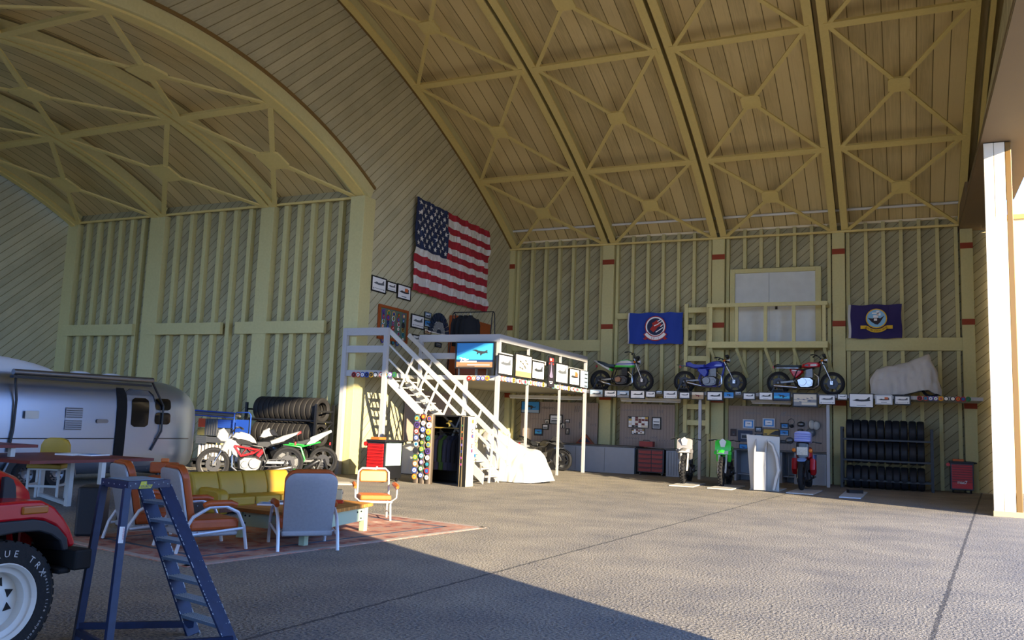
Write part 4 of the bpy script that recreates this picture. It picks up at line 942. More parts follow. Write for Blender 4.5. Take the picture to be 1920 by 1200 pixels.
for (pf_, pr_, w, lab, nm) in (((1278, 912), (1310, 904), .72, 'white floor board under the silver dirt motorcycle', 1), ((1350, 917), (1388, 908), .72, 'white floor board under the lime green dirt motorcycle', 1), ((1500, 926), (1530, 915), .75, 'pale floor board under the rally motorcycle', 1), ((1434, 919.5), (1460, 912), .85, 'white floor board under the white display stand', 1)):
    a, b = onZ(*pf_), onZ(*pr_); h = head(a, b); d = Vector((math.cos(h), math.sin(h), 0)); L_ = 2.0 if w != .85 else 1.4
    m = MB(); m.box((-L_, -w/2, 0), (0.12, w/2, .028)); o = m.build('floor_board', M_white); o.location = (a.x, a.y, 0); o.rotation_euler = (0, 0, h); tag(o, lab, 'floor board', 'white boards along the side wall')
pts = [onZ(*p) for p in ((1573, 933), (1614, 935.5), (1627, 924), (1586, 922))]
t = thing('wheel_chock_board', 'pale floor board with a black bar in front of the upright tyre rack', 'floor board', tuple(sum(pts, Vector())/4)); o = t.location
m = MB(); P4 = [p-o for p in pts]; m.add([tuple(p) for p in P4]+[(p.x, p.y, .03) for p in P4], [(0, 3, 2, 1), (4, 5, 6, 7), (0, 1, 5, 4), (1, 2, 6, 5), (2, 3, 7, 6), (3, 0, 4, 7)]); m.build('board', mat('pale_blue_board', 'b9c4cf', .5), t)
m = MB(); a, b = onZ(1590, 926)-o, onZ(1616, 927)-o; m.bar((a.x, a.y, .08), (b.x, b.y, .08), .22, .1); m.build('chock_bar', M_black, t)
# ------------------------------------------------------------------ covered motorcycles
def covered(label, pts_px, yy, base, loc_plane='Y', half=.42, floor=0., name='covered_motorcycle', col=None, rot=0, hem=.02):
    """cloth over a machine: stations along x with a ridge height, widening to the hem"""
    tops = [onY(x, y, yy) for x, y, yb in pts_px]; bots = [onY(x, yb, yy) for x, y, yb in pts_px]
    x0 = tops[0].x; cx = sum(p.x for p in tops)/len(tops)
    t = thing(name, label, 'covered motorcycle', (cx, yy, floor), rot)
    xs = [p.x-cx for p in tops]; zt_ = [p.z-floor for p in tops]; zb = [max(hem, p.z-floor) for p in bots]
    m = MB(); N = 44; K_ = 26; rings = []
    def interp(arr, u):
        for i in range(len(xs)-1):
            if u <= xs[i+1] or i == len(xs)-2:
                f = (u-xs[i])/(xs[i+1]-xs[i]); f = min(1, max(0, f)); return arr[i]+(arr[i+1]-arr[i])*f
    rows = []
    for i in range(N+1):
        u = xs[0]+(xs[-1]-xs[0])*i/N; zt1, zb1 = interp(zt_, u), interp(zb, u)
        e = min(1, 4.5*min(i, N-i)/N); w = half*(.35+.65*math.sin(PI/2*e)); row = []
        for k in range(K_+1):
            v = -1+2*k/K_; a = abs(v)
            z = zt1-(zt1-zb1)*(a**1.5)
            yv = math.copysign(w*(a**.62), v)
            f = .035*math.sin(u*9+a*5)+.025*math.sin(u*17-a*9+v)+.03*a*math.sin(u*23+1)+.02*math.sin(u*5-z*14)
            row.append((u+.02*math.sin(z*9), yv+math.copysign(f*min(1, a*3), v), max(hem, z+(.012*math.sin(u*14+v*6) if a < .95 else 0))))
        rows.append(row)
    vs = [p for r in rows for p in r]; n = K_+1
    m.add(vs, [(i*n+j, (i+1)*n+j, (i+1)*n+j+1, i*n+j+1) for i in range(N) for j in range(K_)])
    for i in (0, N): m.add(rows[i], [tuple(range(n))])
    m.build('cloth_cover', col or mat('white_dust_cover', 'b8b6b3', .75, bump=.25, bscale=9), t, smooth=True)
    L_ = (xs[-1]-xs[0])*.8
    for s in (-1, 1):
        m = MB(); m.lathe([(.22, -.05), (.3, -.05), (.3, .05), (.22, .05), (.22, -.05)], (s*L_*.3+(L_*.03), 0, .3), 'y', 20)
        m.build('wheel', M_tire, t)
    return t
covered('motorcycle hidden under a creased white cover at the right end of the walkway', [(1632, 712, 738), (1642, 692, 740), (1666, 686, 741), (1692, 682, 741), (1721, 672, 734), (1737, 664, 732), (1743, 664, 735), (1749, 681, 738), (1758, 700, 740), (1764, 724, 743)], 31.2, 0, floor=ZD, half=.4)
pc = onZ(985, 903)
covered('big bright white draped cover to the right of the staircase foot', [(900, 822, 900), (912, 806, 903), (925, 803, 903), (948, 816, 905), (975, 834, 905), (985, 839, 906), (1008, 844, 906), (1016, 852, 905), (1024, 872, 903), (1033, 900, 902)], 23.7, 0, half=.8)
covered('white draped cover standing between the red tool chest and the open wardrobe', [(738, 846, 893), (744, 836, 893), (770, 831, 893), (800, 829, 893), (840, 832, 893), (858, 850, 893), (872, 880, 893)], 23.9, 0, half=.55, name='covered_motorcycle')
# ------------------------------------------------------------------ white display stand
a = onZ(1416, 921); b = onZ(1433, 921); w = (b-a).length; S_ = w/17
t = thing('display_stand', 'tall white lectern-like display stand on a floor board among the motorcycles', 'display stand', tuple((a+b)/2)+() , 0)
t.location.z = .03
m = MB(); m.box((-.15, 0, 0), (.15, .04, 1.12)); m.build('front_panel', M_white, t, bevel=.01)
m = MB(); m.prism([(-.32, 0), (-.45, 1.62), (.52, 1.58), (.5, 0), (.2, 0)], (0, .06, 0), (0, .35, 0)); m.build('back_panel', M_white, t, bevel=.01)
m = MB(); m.prism([(0, 0), (-.02, .7), (-.0, 1.1), (.35, 1.5), (.38, 0)], (.03, 0, 0), (-.17, 0, 0), (0, 1, 0), (0, 0, 1)); m.prism([(0, 0), (-.02, .7), (-.0, 1.1), (.35, 1.5), (.38, 0)], (.03, 0, 0), (.14, 0, 0), (0, 1, 0), (0, 0, 1)); m.build('side_panel', M_white, t)
m = MB(); R_ = [( .42, .02), (.48, .3), (.56, .6), (.5, 1.0), (.36, 1.36), (.24, 1.45), (.24, 1.4), (.34, 1.3), (.44, .98), (.49, .6), (.42, .34), (.36, .02)]
m.prism(R_, (0, .3, 0), (0, .04, 0)); m.build('curved_side', M_white, t)
# ================================================================== TRAVEL TRAILER
M_tr = mat('polished_aluminium_skin', '9eabc0', .34, .92, bump=.04, bscale=1.2); M_trd = mat('trailer_seam', '5f6166', .4, .8); M_glassd = mat('dark_window', '0b0c10', .08, spec=.7)
XC, HW, ZB, ZT = -17.5, 1.1, .2, 2.42; YL_, YR_ = 6.0, 17.0; zc, hz_ = (ZB+ZT)/2, (ZT-ZB)/2
tr = thing('travel_trailer', 'rounded polished aluminium travel trailer with a dark open doorway', 'trailer', (XC, 12.4, 0)); O5 = Vector((XC, 12.4, 0))
def tr_ring(y, n=36):
    e = 1.0; f = 1.0
    for end, s in ((YR_, 1), (YL_, -1)):
        u = (end-y)*s
        if u < 1.5: q = max(0, 1-u/1.5); e = (1-q**2.6)**(1/2.6)
    R = []
    for k in range(n):
        a = 2*PI*k/n; c, s = math.cos(a), math.sin(a); p = 2/3.6 if s > 0 else 2/6
        x = HW*math.copysign(abs(c)**p, c); z = hz_*math.copysign(abs(s)**p, s)
        top = e if s > 0 else e**.45
        R.append(Vector((XC+x*(.25+.75*e if e > .01 else .05), y, zc+.0+z*(top if s > 0 else .55+.45*top)))-O5)
    return R
ys = [YL_+.02, YL_+.1, YL_+.3, YL_+.6, YL_+1, YL_+1.5]+[YL_+1.5+(YR_-YL_-3)*k/8 for k in range(1, 9)]+[YR_-1.15, YR_-.85, YR_-.6, YR_-.4, YR_-.25, YR_-.13, YR_-.05, YR_-.01]
m = MB(); m.loft([tr_ring(y) for y in ys]); m.build('body_shell', M_tr, tr, smooth='auto')
def side_x(y, z):
    s = (z-zc)/hz_; p = 3.6 if s > 0 else 6
    e = 1.0; u = YR_-y
    if u < 1.5: q = max(0, 1-u/1.5); e = (1-q**2.6)**(1/2.6)
    te = e if s > 0 else .55+.45*e**.45
    s = min(.995, abs(s)/max(te, .05)); c = (1-s**p)**(1/p)
    return XC+HW*c*(.25+.75*e)
def side_patch(y0, y1, z0, z1, r=.1, off=.012, n=14, th=0):
    m = MB(); rows = []
    for i in range(n+1):
        z = z0+(z1-z0)*i/n; dz = min(z-z0, z1-z); ins = 0
        if dz < r: ins = r-math.sqrt(max(0, r*r-(r-dz)**2))
        rows.append([Vector((side_x(y0+ins+(y1-y0-2*ins)*k/4, z)+off, y0+ins+(y1-y0-2*ins)*k/4, z))-O5 for k in range(5)])
    for i in range(n): m.add([*rows[i], *rows[i+1]], [(k, k+1, k+6, k+5) for k in range(4)])
    return m
def side_line(pts, r=.012, off=.008):
    m = MB(); m.tube([Vector((side_x(y, z)+off, y, z))-O5 for y, z in pts], r, n=6); return m
dr = side_patch(14.36, 15.2, .24, 2.16, .18, .015).build('door', M_tr, tr, smooth=True)
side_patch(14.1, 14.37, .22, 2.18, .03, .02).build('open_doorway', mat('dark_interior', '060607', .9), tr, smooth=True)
side_patch(14.5, 15.0, 1.29, 1.97, .1, .024).build('window_pane', M_glassd, dr, smooth=True)
for z0, z1 in ((1.70, 1.98), (1.36, 1.645)): side_patch(15.19, 15.67, z0, z1, .09, .022).build('window', M_glassd, tr, smooth=True)
for z0, z1, mi in ((1.46, 1.69, 0), (1.2, 1.42, 0)): 
    o = side_patch(12.78, 13.2, z0, z1, .01, .016); o.build('vent_grille', mat('vent_grey', '8d9096', .5), tr, smooth=True)
    for k in range(5): side_line([(12.8, z0+.02+(z1-z0-.04)*k/4), (13.18, z0+.02+(z1-z0-.04)*k/4)], .006, .02).build('vent_slat', M_trd, tr)
side_patch(11.82, 12.13, 1.43, 1.59, .01, .05).build('hatch_cover', M_white, tr, smooth=True)
side_patch(13.56, 13.87, 1.365, 1.45, .045, .03).build('oval_badge', M_alu, tr, smooth=True)
zl = 1.02
side_line([(8, zl), (14.08, zl)], .012).build('belt_trim', M_trd, tr); side_line([(15.25, zl), (15.8, zl), (16.1, zl), (16.3, zl), (16.4, zl)], .012).build('belt_trim', M_trd, tr)
side_line([(14.38, .26), (14.38, 2.1), (14.5, 2.17), (15.05, 2.15), (15.18, 2.02), (15.2, .3)], .008, .016).build('door_seal', M_trd, tr)
side_line([(15.05, 2.14), (15.14, 2.05), (15.19, 1.88)], .016, .02).build('door_hinge_trim', M_black, tr)
side_line([(11.3, .25), (11.28, 1.2), (11.26, 2.1)], .01).build('panel_seam', M_trd, tr)
m = MB(); a = [onX(60, 705, -16.1), onX(285, 713, -16.1)]; m.cyl((-16.33, 11.45, 2.36), (-16.33, 14.98, 2.40), .06, n=16); 
for v in m.v: v -= O5
m.build('awning_roller', M_alu, tr, smooth='auto')
m = MB(); m.box((-16.42, 11.45, 2.24), (-16.3, 14.95, 2.29)); 
for v in m.v: v -= O5
m.build('awning_case', M_black, tr)
for y0, s in ((14.95, .45), (11.5, .1)):
    m = MB(); m.tube([Vector(p)-O5 for p in ((-16.32, y0, 2.38), (-16.36, y0+s*.45, 2.15), (side_x(y0+s, 1.7)+.05, y0+s, 1.8), (-16.36, y0+s, 1.2), (-16.36, y0+s*.4, .75))], .025); m.build('awning_arm', M_black, tr)
m = MB(); R = []
for k in range(13):
    u = k/12; y = 11.3-2+3.8*u; e = math.sin(PI*min(max(u, .015), .985))**.5; R.append([Vector((XC+.35*math.cos(2*PI*j/20)*e+.3, y, 2.36+max(0, math.sin(2*PI*j/20))*.36*e))-O5 for j in range(20)])
m.loft(R); m.build('air_conditioner', mat('pale_plastic', 'cfd2d6', .35), tr, smooth='auto')
for y in (13.6, 14.45):
    m = MB(); m.ball(Vector((-17.1, y, 2.4))-O5, (.28, .28, .12), 18, 8); m.build('roof_vent', mat('pale_plastic', 'cfd2d6', .35), tr, smooth='auto')
for y in (12.66, 11.95):
    m = MB(); m.lathe([(.17, -.1), (.26, -.11), (.29, -.06), (.29, .06), (.26, .11), (.17, .1)], Vector((-16.42, y, .29))-O5, 'x', 28); w = m.build('wheel', M_tire, tr, smooth='auto')
    m = MB(); m.lathe([(.0, .06), (.08, .07), (.1, .05), (.16, .07), (.19, .09)], Vector((-16.42, y, .29))-O5, 'x', 28); m.build('rim', M_alu, w, smooth='auto')
    m = MB()
    for k in range(10): a = k*PI/5; m.cyl(Vector((-16.36, y+.13*math.cos(a), .29+.13*math.sin(a)))-O5, Vector((-16.335, y+.13*math.cos(a), .29+.13*math.sin(a)))-O5, .018, n=8)
    m.build('rim_holes', M_black, w)
m = MB(); rows = []
m.prism([(11.45, .2), (11.62, .58), (11.8, .64), (12.85, .64), (13.0, .56), (13.1, .2)], (.05, 0, 0), (-16.42, 0, 0), (0, 1, 0), (0, 0, 1))
for v in m.v: v -= O5
m.build('wheel_well', M_black, tr)
m = MB(); m.tube([Vector((-16.36, y, z))-O5 for y, z in ((11.42, .2), (11.6, .6), (11.8, .68), (12.85, .68), (13.02, .6), (13.14, .2))], .025); m.build('wheel_arch_trim', M_alu, tr, smooth='auto')
m = MB(); m.box((-18.2, 16.2, .1), (-16.9, 16.5, .22)); m.cyl((-17.0, 16.0, .02), (-17.0, 16.0, .3), .05); m.box((-17.1, 15.9, 0), (-16.9, 16.1, .03))
for v in m.v: v -= O5
m.build('rear_stabiliser', M_dmetal, tr)
# ================================================================== RED OFF-ROADER
M_jr = mat('car_red', 'b01320', .22, spec=.6); M_jt = mat('flare_black', '1b1d22', .6); M_und = mat('underbody_black', '0c0c0d', .8)
jp = thing('off_road_car', 'red off-road car with black fender flares and white wheels, front end at the left edge', 'car', (-6.1, 3.87, 0)); OJ = Vector((-6.1, 3.87, 0))
def jb(m, name, mt, par=None, sm=False, bev=0):
    for v in m.v: v -= OJ
    return m.build(name, mt, par or jp, smooth=sm, bevel=bev)
WX, WY, WZ, WR = -5.52, 3.87, .40, .4
FO = [(2.2, 1.05), (3.2, 1.05), (4.0, 1.055), (4.12, 1.05), (4.22, 1.0), (4.3, .92), (4.36, .84), (4.405, .75), (4.405, .71), (4.35, .71), (4.31, .79), (4.23, .87), (4.13, .915), (4.05, .925), (3.2, .925), (2.2, .925)]
m = MB(); m.prism(FO, (-.72, 0, 0), (-5.42, 0, 0), (0, 1, 0), (0, 0, 1)); jb(m, 'front_fender', M_jr, bev=.02, sm='auto')
FL = [(2.2, .925), (3.36, .925), (3.42, .93), (4.06, .93), (4.15, .91), (4.25, .86), (4.33, .78), (4.35, .69), (4.30, .69), (4.27, .76), (4.2, .81), (4.1, .845), (3.95, .85), (3.7, .83), (3.5, .75), (3.4, .6), (2.2, .6)]
m = MB(); m.prism(FL, (-.3, 0, 0), (-5.405, 0, 0), (0, 1, 0), (0, 0, 1)); jb(m, 'fender_flare', M_jt, bev=.012)
m = MB(); m.box((-5.45, 3.965, .965), (-5.405, 4.16, 1.02)); jb(m, 'marker_lamp', mat('amber_dark', 'a05a14', .25), bev=.01)
# hood: lofted cross sections along Y
R = []
for y, zt_, hw_ in ((2.2, 1.34, .66), (3.2, 1.33, .64), (3.8, 1.30, .6), (4.05, 1.27, .57), (4.2, 1.21, .54), (4.28, 1.12, .52), (4.3, 1.0, .51)):
    ring = []
    for k in range(17):
        a = -PI/2+PI*k/16; s = math.sin(a); c = math.cos(a); ring.append((-6.3+hw_*math.copysign(abs(s)**.45, s), y, 1.0+(zt_-1.0)*c**.4 if c > 1e-6 else 1.0))
    R.append(ring)
m = MB(); m.loft(R); jb(m, 'hood', M_jr, sm='auto')
m = MB(); m.prism([(-.05, 0), (.06, 0), (.045, .1), (.02, .15), (-.02, .17), (-.05, .17)], (-.035, 0, 0), (-5.69, 4.06, 1.03), (0, 1, 0), (0, 0, 1)); jb(m, 'hood_latch', M_jt, bev=.006)
m = MB(); m.box((-6.85, 4.2, .62), (-5.75, 4.32, 1.02)); jb(m, 'grille', M_jr, bev=.02)
m = MB(); m.box((-6.9, 2.2, .45), (-5.75, 4.2, .95)); jb(m, 'chassis', M_und)
m = MB(); m.bar((-5.72, 4.15, .62), (-5.6, 4.0, .92), .03, .03); jb(m, 'red_strut', M_jr)
m = MB(); m.box((-7.35, 4.33, .56), (-5.31, 4.47, .7)); m.box((-7.3, 4.25, .54), (-5.36, 4.35, .58)); jb(m, 'bumper', M_und, bev=.015)
m = MB(); m.box((-7.0, .6, .5), (-5.6, 3.0, 1.32)); jb(m, 'cabin', M_jr, bev=.04)
for sx in (0, 1):
    x = WX if not sx else -7.08
    m = MB(); m.lathe([(WR*.66, -.12), (WR*.9, -.13), (WR*.985, -.1), (WR, -.05), (WR, .05), (WR*.985, .1), (WR*.9, .13), (WR*.66, .12)], (x, WY, WZ), 'x', 56); w = jb(m, 'front_wheel', mat('all_terrain_tyre', '17181a', .8, bump=.3, bscale=30), sm='auto')
    if sx: break
    m = MB()
    for k in range(40):
        a = 2*PI*k/40
        for q, dx in enumerate((-.08, -.03, .03, .08)):
            a2 = a+(.05 if q % 2 else 0); m.bar((x+dx, WY+(WR-.012)*math.cos(a2), WZ+(WR-.012)*math.sin(a2)), (x+dx, WY+(WR+.003)*math.cos(a2), WZ+(WR+.003)*math.sin(a2)), .045, .04, (1, 0, 0))
    jb(m, 'tread_blocks', M_und, w)
    m = MB(); m.lathe([(.0, .045), (.07, .05), (.08, .03), (.15, .0), (.19, .01), (.2, .07), (.235, .085), (.262, .118), (.255, .125), (.235, .1)], (x, WY, WZ), 'x', 48); rim = jb(m, 'rim', mat('wheel_white', 'dcdad2', .35), w, sm='auto')
    for k in range(8):
        m = MB(); a = 2*PI*k/8+.39; c, s = math.cos(a), math.sin(a); e, f = -s, c
        P = [(.165, .0), (.115, .03), (.115, -.03)]
        m.prism([(0, 0), (1, 0), (0, 1)], (0, 0, 0)) if 0 else m.add([(x+dx, WY+c*r_+e*t_, WZ+s*r_+f*t_) for dx in (.01, .02) for r_, t_ in P], [(0, 1, 2), (5, 4, 3), (0, 3, 4, 1), (1, 4, 5, 2), (2, 5, 3, 0)])
        jb(m, 'rim_slot', mat('slot_brown_black', '1a1714', .8), rim)
    # raised white lettering on the sidewall
    m = MB(); cw = Vector((x+.127, WY, WZ))
    def letters(s, rr, amid, size, step):
        n = len(s)
        for i, ch in enumerate(s):
            if ch == ' ': continue
            a = amid-(i-(n-1)/2)*step
            u = Vector((0, math.sin(a), -math.cos(a))); v = Vector((0, math.cos(a), math.sin(a)))
            m.text(ch, cw+v*(rr-size*.36), u, v, size, bold=.0, d=.004)
    letters('TRUE TRX', .325, rad(72), .062, rad(11.5)); letters('special tire compound', .335, rad(-12), .03, rad(4.1))
    jb(m, 'sidewall_lettering', mat('letter_white', 'b9b9b6', .6), w)
# ================================================================== STEP LADDER
M_lb = mat('worn_blue_paint', '142446', .5, noise=.35, nscale=18); M_lt = mat('chipped_pale_edge', 'a8aeb4', .6); M_tread = mat('serrated_steel', '5a6f86', .5, .3, noise=.3, nscale=60)
zt2 = 1.17
tA, tB, tC = onZ(190, 896, zt2), onZ(241, 903, zt2), onZ(320, 899, zt2); tD = tA+tC-tB
ld = thing('step_ladder', 'worn blue steel step ladder with a small top platform, standing in the foreground', 'step ladder', (tB.x, tB.y, 0)); OL = Vector((tB.x, tB.y, 0))
def lb(m, name, mt=M_lb, bev=.003, par=None):
    for v in m.v: v -= OL
    return m.build(name, mt, par or ld, bevel=bev)
m = MB(); q = [tA, tB, tC, tD]; m.add([(p.x, p.y, zt2-.06) for p in q]+[(p.x, p.y, zt2) for p in q], [(0, 3, 2, 1), (4, 5, 6, 7), (0, 1, 5, 4), (1, 2, 6, 5), (2, 3, 7, 6), (3, 0, 4, 7)]); top = lb(m, 'top_platform')
m = MB(); cc = sum(q, Vector())/4; q2 = [cc+(p-cc)*.8 for p in q]; m.add([(p.x, p.y, zt2+.001) for p in q2]+[(p.x, p.y, zt2+.004) for p in q2], [(4, 5, 6, 7), (0, 1, 5, 4), (1, 2, 6, 5), (2, 3, 7, 6), (3, 0, 4, 7)]); lb(m, 'worn_top', mat('worn_pale_blue', '7f93a8', .5, noise=.5, nscale=9), 0, top)
bc = (tC-tB).normalized(); nrm = Vector((bc.y, -bc.x, 0)); 
if nrm.dot(tB) > 0: nrm = -nrm
m = MB(); ctr = tB.lerp(tC, .42)+Vector((0, 0, -.03))+nrm*.002
m.mat(0); m.prism([(-.07, -.027), (.04, -.027), (.055, .0), (.0, .0), (.0, .026), (-.05, .026)], nrm*.002, ctr, bc, Vector((0, 0, 1))); m.mat(1); m.text('STURDY', ctr+nrm*.003+Vector((0, 0, -.022))-bc*.005, bc, Vector((0, 0, 1)), .026, bold=.0, d=.001); lb(m, 'yellow_sticker', [mat('sticker_yellow', 'b8b83a', .6), M_navy], 0, top)
m = MB()
for k in range(9): p = tB.lerp(tC, .05+k*.11)+Vector((0, 0, -.018 if k % 2 else -.032)); m.ball(p+nrm*.002, .005, 6, 4)
for k in range(5): p = tA.lerp(tB, .1+k*.2)+Vector((0, 0, -.03)); m.ball(p, .005, 6, 4)
lb(m, 'rivets', M_lt, 0, top)
RA, RB, FA, FB = onZ(143, 1200), onZ(200, 1232), onZ(362, 1190), onZ(436, 1214)
cx = (tB-tA); 
tops = {'RA': tA.lerp(tB, .12), 'RB': tB.lerp(tA, .03), 'FA': onZ(268, 905, 1.12), 'FB': onZ(308, 909, 1.12)}
for n_, ft, w_ in (('RA', RA, .055), ('RB', RB, .055)):
    t_ = tops[n_]; m = MB(); m.bar((ft.x, ft.y, 0), (t_.x, t_.y, 1.12), w_, .035, Vector((cx.x, cx.y, 0))); leg = lb(m, 'rear_leg')
    m = MB(); d_ = Vector((t_.x, t_.y, 1.12))-Vector((ft.x, ft.y, 0))
    for k in range(60):
        p = Vector((ft.x, ft.y, 0))+d_*random.random(); sd = random.choice((-1, 1)); rt = d_.cross(Vector((cx.x, cx.y, 0))).normalized()
        vw = Vector((p.x, p.y, p.z-1.7)).normalized(); e1 = rt*w_*.47*sd*.5
        m.cbox(p+rt*0+Vector((0, 0, 0))-vw*.0+e1, (.006+.004*random.random(), .006, .012*random.random()+.006))
    lb(m, 'paint_chips', M_lt, 0, leg)['kind'] = 'stuff'
tf = (tops['FB']-tops['FA']); wd = tf.normalized()
for n_, ft in (('FA', FA), ('FB', FB)):
    t_ = tops[n_]; m = MB(); d_ = Vector((t_.x, t_.y, 1.12))-Vector((ft.x, ft.y, 0)); up_ = wd
    m.bar((ft.x, ft.y, 0), (t_.x, t_.y, 1.12), .12, .02, wd); rail = lb(m, 'side_rail')
    m = MB(); rt = d_.cross(wd).normalized()
    for k in range(70):
        p = Vector((ft.x, ft.y, 0))+d_*random.random()+rt*.056*random.choice((-1, 1)); q9 = .004+.008*random.random(); m.bar(p-d_.normalized()*q9, p+d_.normalized()*q9, .0225, .006, rt)
    lb(m, 'paint_chips', M_lt, 0, rail)['kind'] = 'stuff'
for k in range(1, 8):
    f = 1-k*.125
    a = Vector((FA.x, FA.y, 0)).lerp(Vector((tops['FA'].x, tops['FA'].y, 1.12)), f); b = Vector((FB.x, FB.y, 0)).lerp(Vector((tops['FB'].x, tops['FB'].y, 1.12)), f); b.z = a.z
    m = MB(); m.bar(a, b, .11, .022); m.build; s_ = lb(m, 'step', M_tread)
    m = MB(); dd = (b-a); fw = Vector((-dd.y, dd.x, 0)).normalized()
    for j in range(5):
        o_ = fw*(-.045+j*.0225)+Vector((0, 0, .013)); m.bar(a+o_, b+o_, .006, .006)
    lb(m, 'grip_ridges', M_lt, 0, s_)
m = MB(); m.bar((RB.x, RB.y, .05), (FB.x, FB.y, .05), .04, .06); m.bar((RA.x, RA.y, .1), (FA.x, FA.y, .08), .03, .05); m.bar((RA.x, RA.y, .06), (RB.x, RB.y, .06), .03, .05); lb(m, 'base_brace')
l0 = Vector((RB.x, RB.y, 0)); l1 = Vector((tops['RB'].x, tops['RB'].y, 1.12)); p = l0.lerp(l1, .66); q_ = l0.lerp(l1, .76); vw = Vector((p.x, p.y, p.z-1.7)).normalized(); sdv = (q_-p).cross(vw).normalized()
m = MB(); m.mat(0); off = -vw*.03; up_ = (q_-p).normalized(); m.prism([(0, -.017), ((q_-p).length, -.017), ((q_-p).length, .017), (0, .017)], -vw*.002, p+off, up_, sdv); m.mat(1)
m.text('WARNING', p+off-vw*.003+up_*.065+sdv*-.006, up_, sdv*-1 if 0 else -sdv, .018, d=0); lb(m, 'warning_label', [M_paper, M_pred], 0)

# ================================================================== LOUNGE AREA
def rug():
    P = [onZ(912, 990), onZ(350, 1064), onZ(66, 1012)]; P.append(P[0]+P[2]-P[1])
    o = Vector((P[1].x, P[1].y, 0)); u = P[0]-P[1]; L_ = u.length; u.normalize(); v = P[2]-P[1]; W_ = v.length; v = Vector((-u.y, u.x, 0))
    mt = bpy.data.materials.new('worn_rug'); mt.use_nodes = True; nt = mt.node_tree; N = nt.nodes.new; Lk = nt.links.new; b = nt.nodes['Principled BSDF']; b.inputs['Roughness'].default_value = .95
    tc = N('ShaderNodeTexCoord'); mp = N('ShaderNodeMapping'); mp.inputs['Scale'].default_value = (1.2, 1.2, 1); Lk(tc.outputs['Object'], mp.inputs[0])
    n1 = N('ShaderNodeTexNoise'); n1.inputs['Scale'].default_value = 2.6; n1.inputs['Detail'].default_value = 9; n1.inputs['Roughness'].default_value = .75; Lk(mp.outputs[0], n1.inputs['Vector'])
    vo = N('ShaderNodeTexVoronoi'); vo.inputs['Scale'].default_value = 3.2; Lk(mp.outputs[0], vo.inputs['Vector'])
    cr = N('ShaderNodeValToRGB'); e = cr.color_ramp.elements; e[0].position = .3; e[0].color = lin('52606a'); e[1].position = .7; e[1].color = lin('c9b8a6')
    for ps, c in ((.4, '7a4a44'), (.47, 'a86a58'), (.53, '9a8478'), (.6, 'b07a62')): q = e.new(ps); q.color = lin(c)
    mx = N('ShaderNodeMix'); mx.data_type = 'FLOAT'; mx.inputs[0].default_value = .25; Lk(n1.outputs[0], mx.inputs[2]); Lk(vo.outputs['Distance'], mx.inputs[3]); Lk(mx.outputs[0], cr.inputs[0]); Lk(cr.outputs[0], b.inputs['Base Color'])
    m = MB(); m.box((0, 0, 0), (L_, W_, .012)); r = m.build('rug', mt); r.location = o; r.rotation_euler = (0, 0, math.atan2(u.y, u.x)); tag(r, 'faded red and blue patterned rug under the lounge seating', 'rug')
    m = MB()
    for x0, x1, y0, y1 in ((0, L_, 0, .1), (0, L_, W_-.1, W_), (0, .1, 0, W_), (L_-.1, L_, 0, W_)): m.box((x0, y0, .011), (x1, y1, .014))
    m.build('border', mat('rug_border', 'a89a90', .95, noise=.35, nscale=6), r)
    m = MB()
    for x0, x1, y0, y1 in ((.45, L_-.45, .45, .52), (.45, L_-.45, W_-.52, W_-.45), (.45, .52, .45, W_-.45), (L_-.52, L_-.45, .45, W_-.45)): m.box((x0, y0, .011), (x1, y1, .0135))
    m.build('border', mat('rug_border_blue', '4f5a68', .95, noise=.4, nscale=6), r)
    return math.atan2(u.y, u.x), o, u, v
RH, RO_, RU, RV = rug()
M_leath = mat('orange_leather', 'a84d1e', .45, noise=.22, nscale=7, bump=.1, bscale=30); M_shell = mat('brushed_grey_shell', '9a9a9e', .45, .3, noise=.12, nscale=30); M_tubem = mat('painted_tube', 'c3c6cc', .35, .3); M_must = mat('mustard_leather', 'a88524', .5, noise=.15, nscale=4); M_brownl = mat('brown_leather', '7a3a1c', .45, noise=.2, nscale=8)
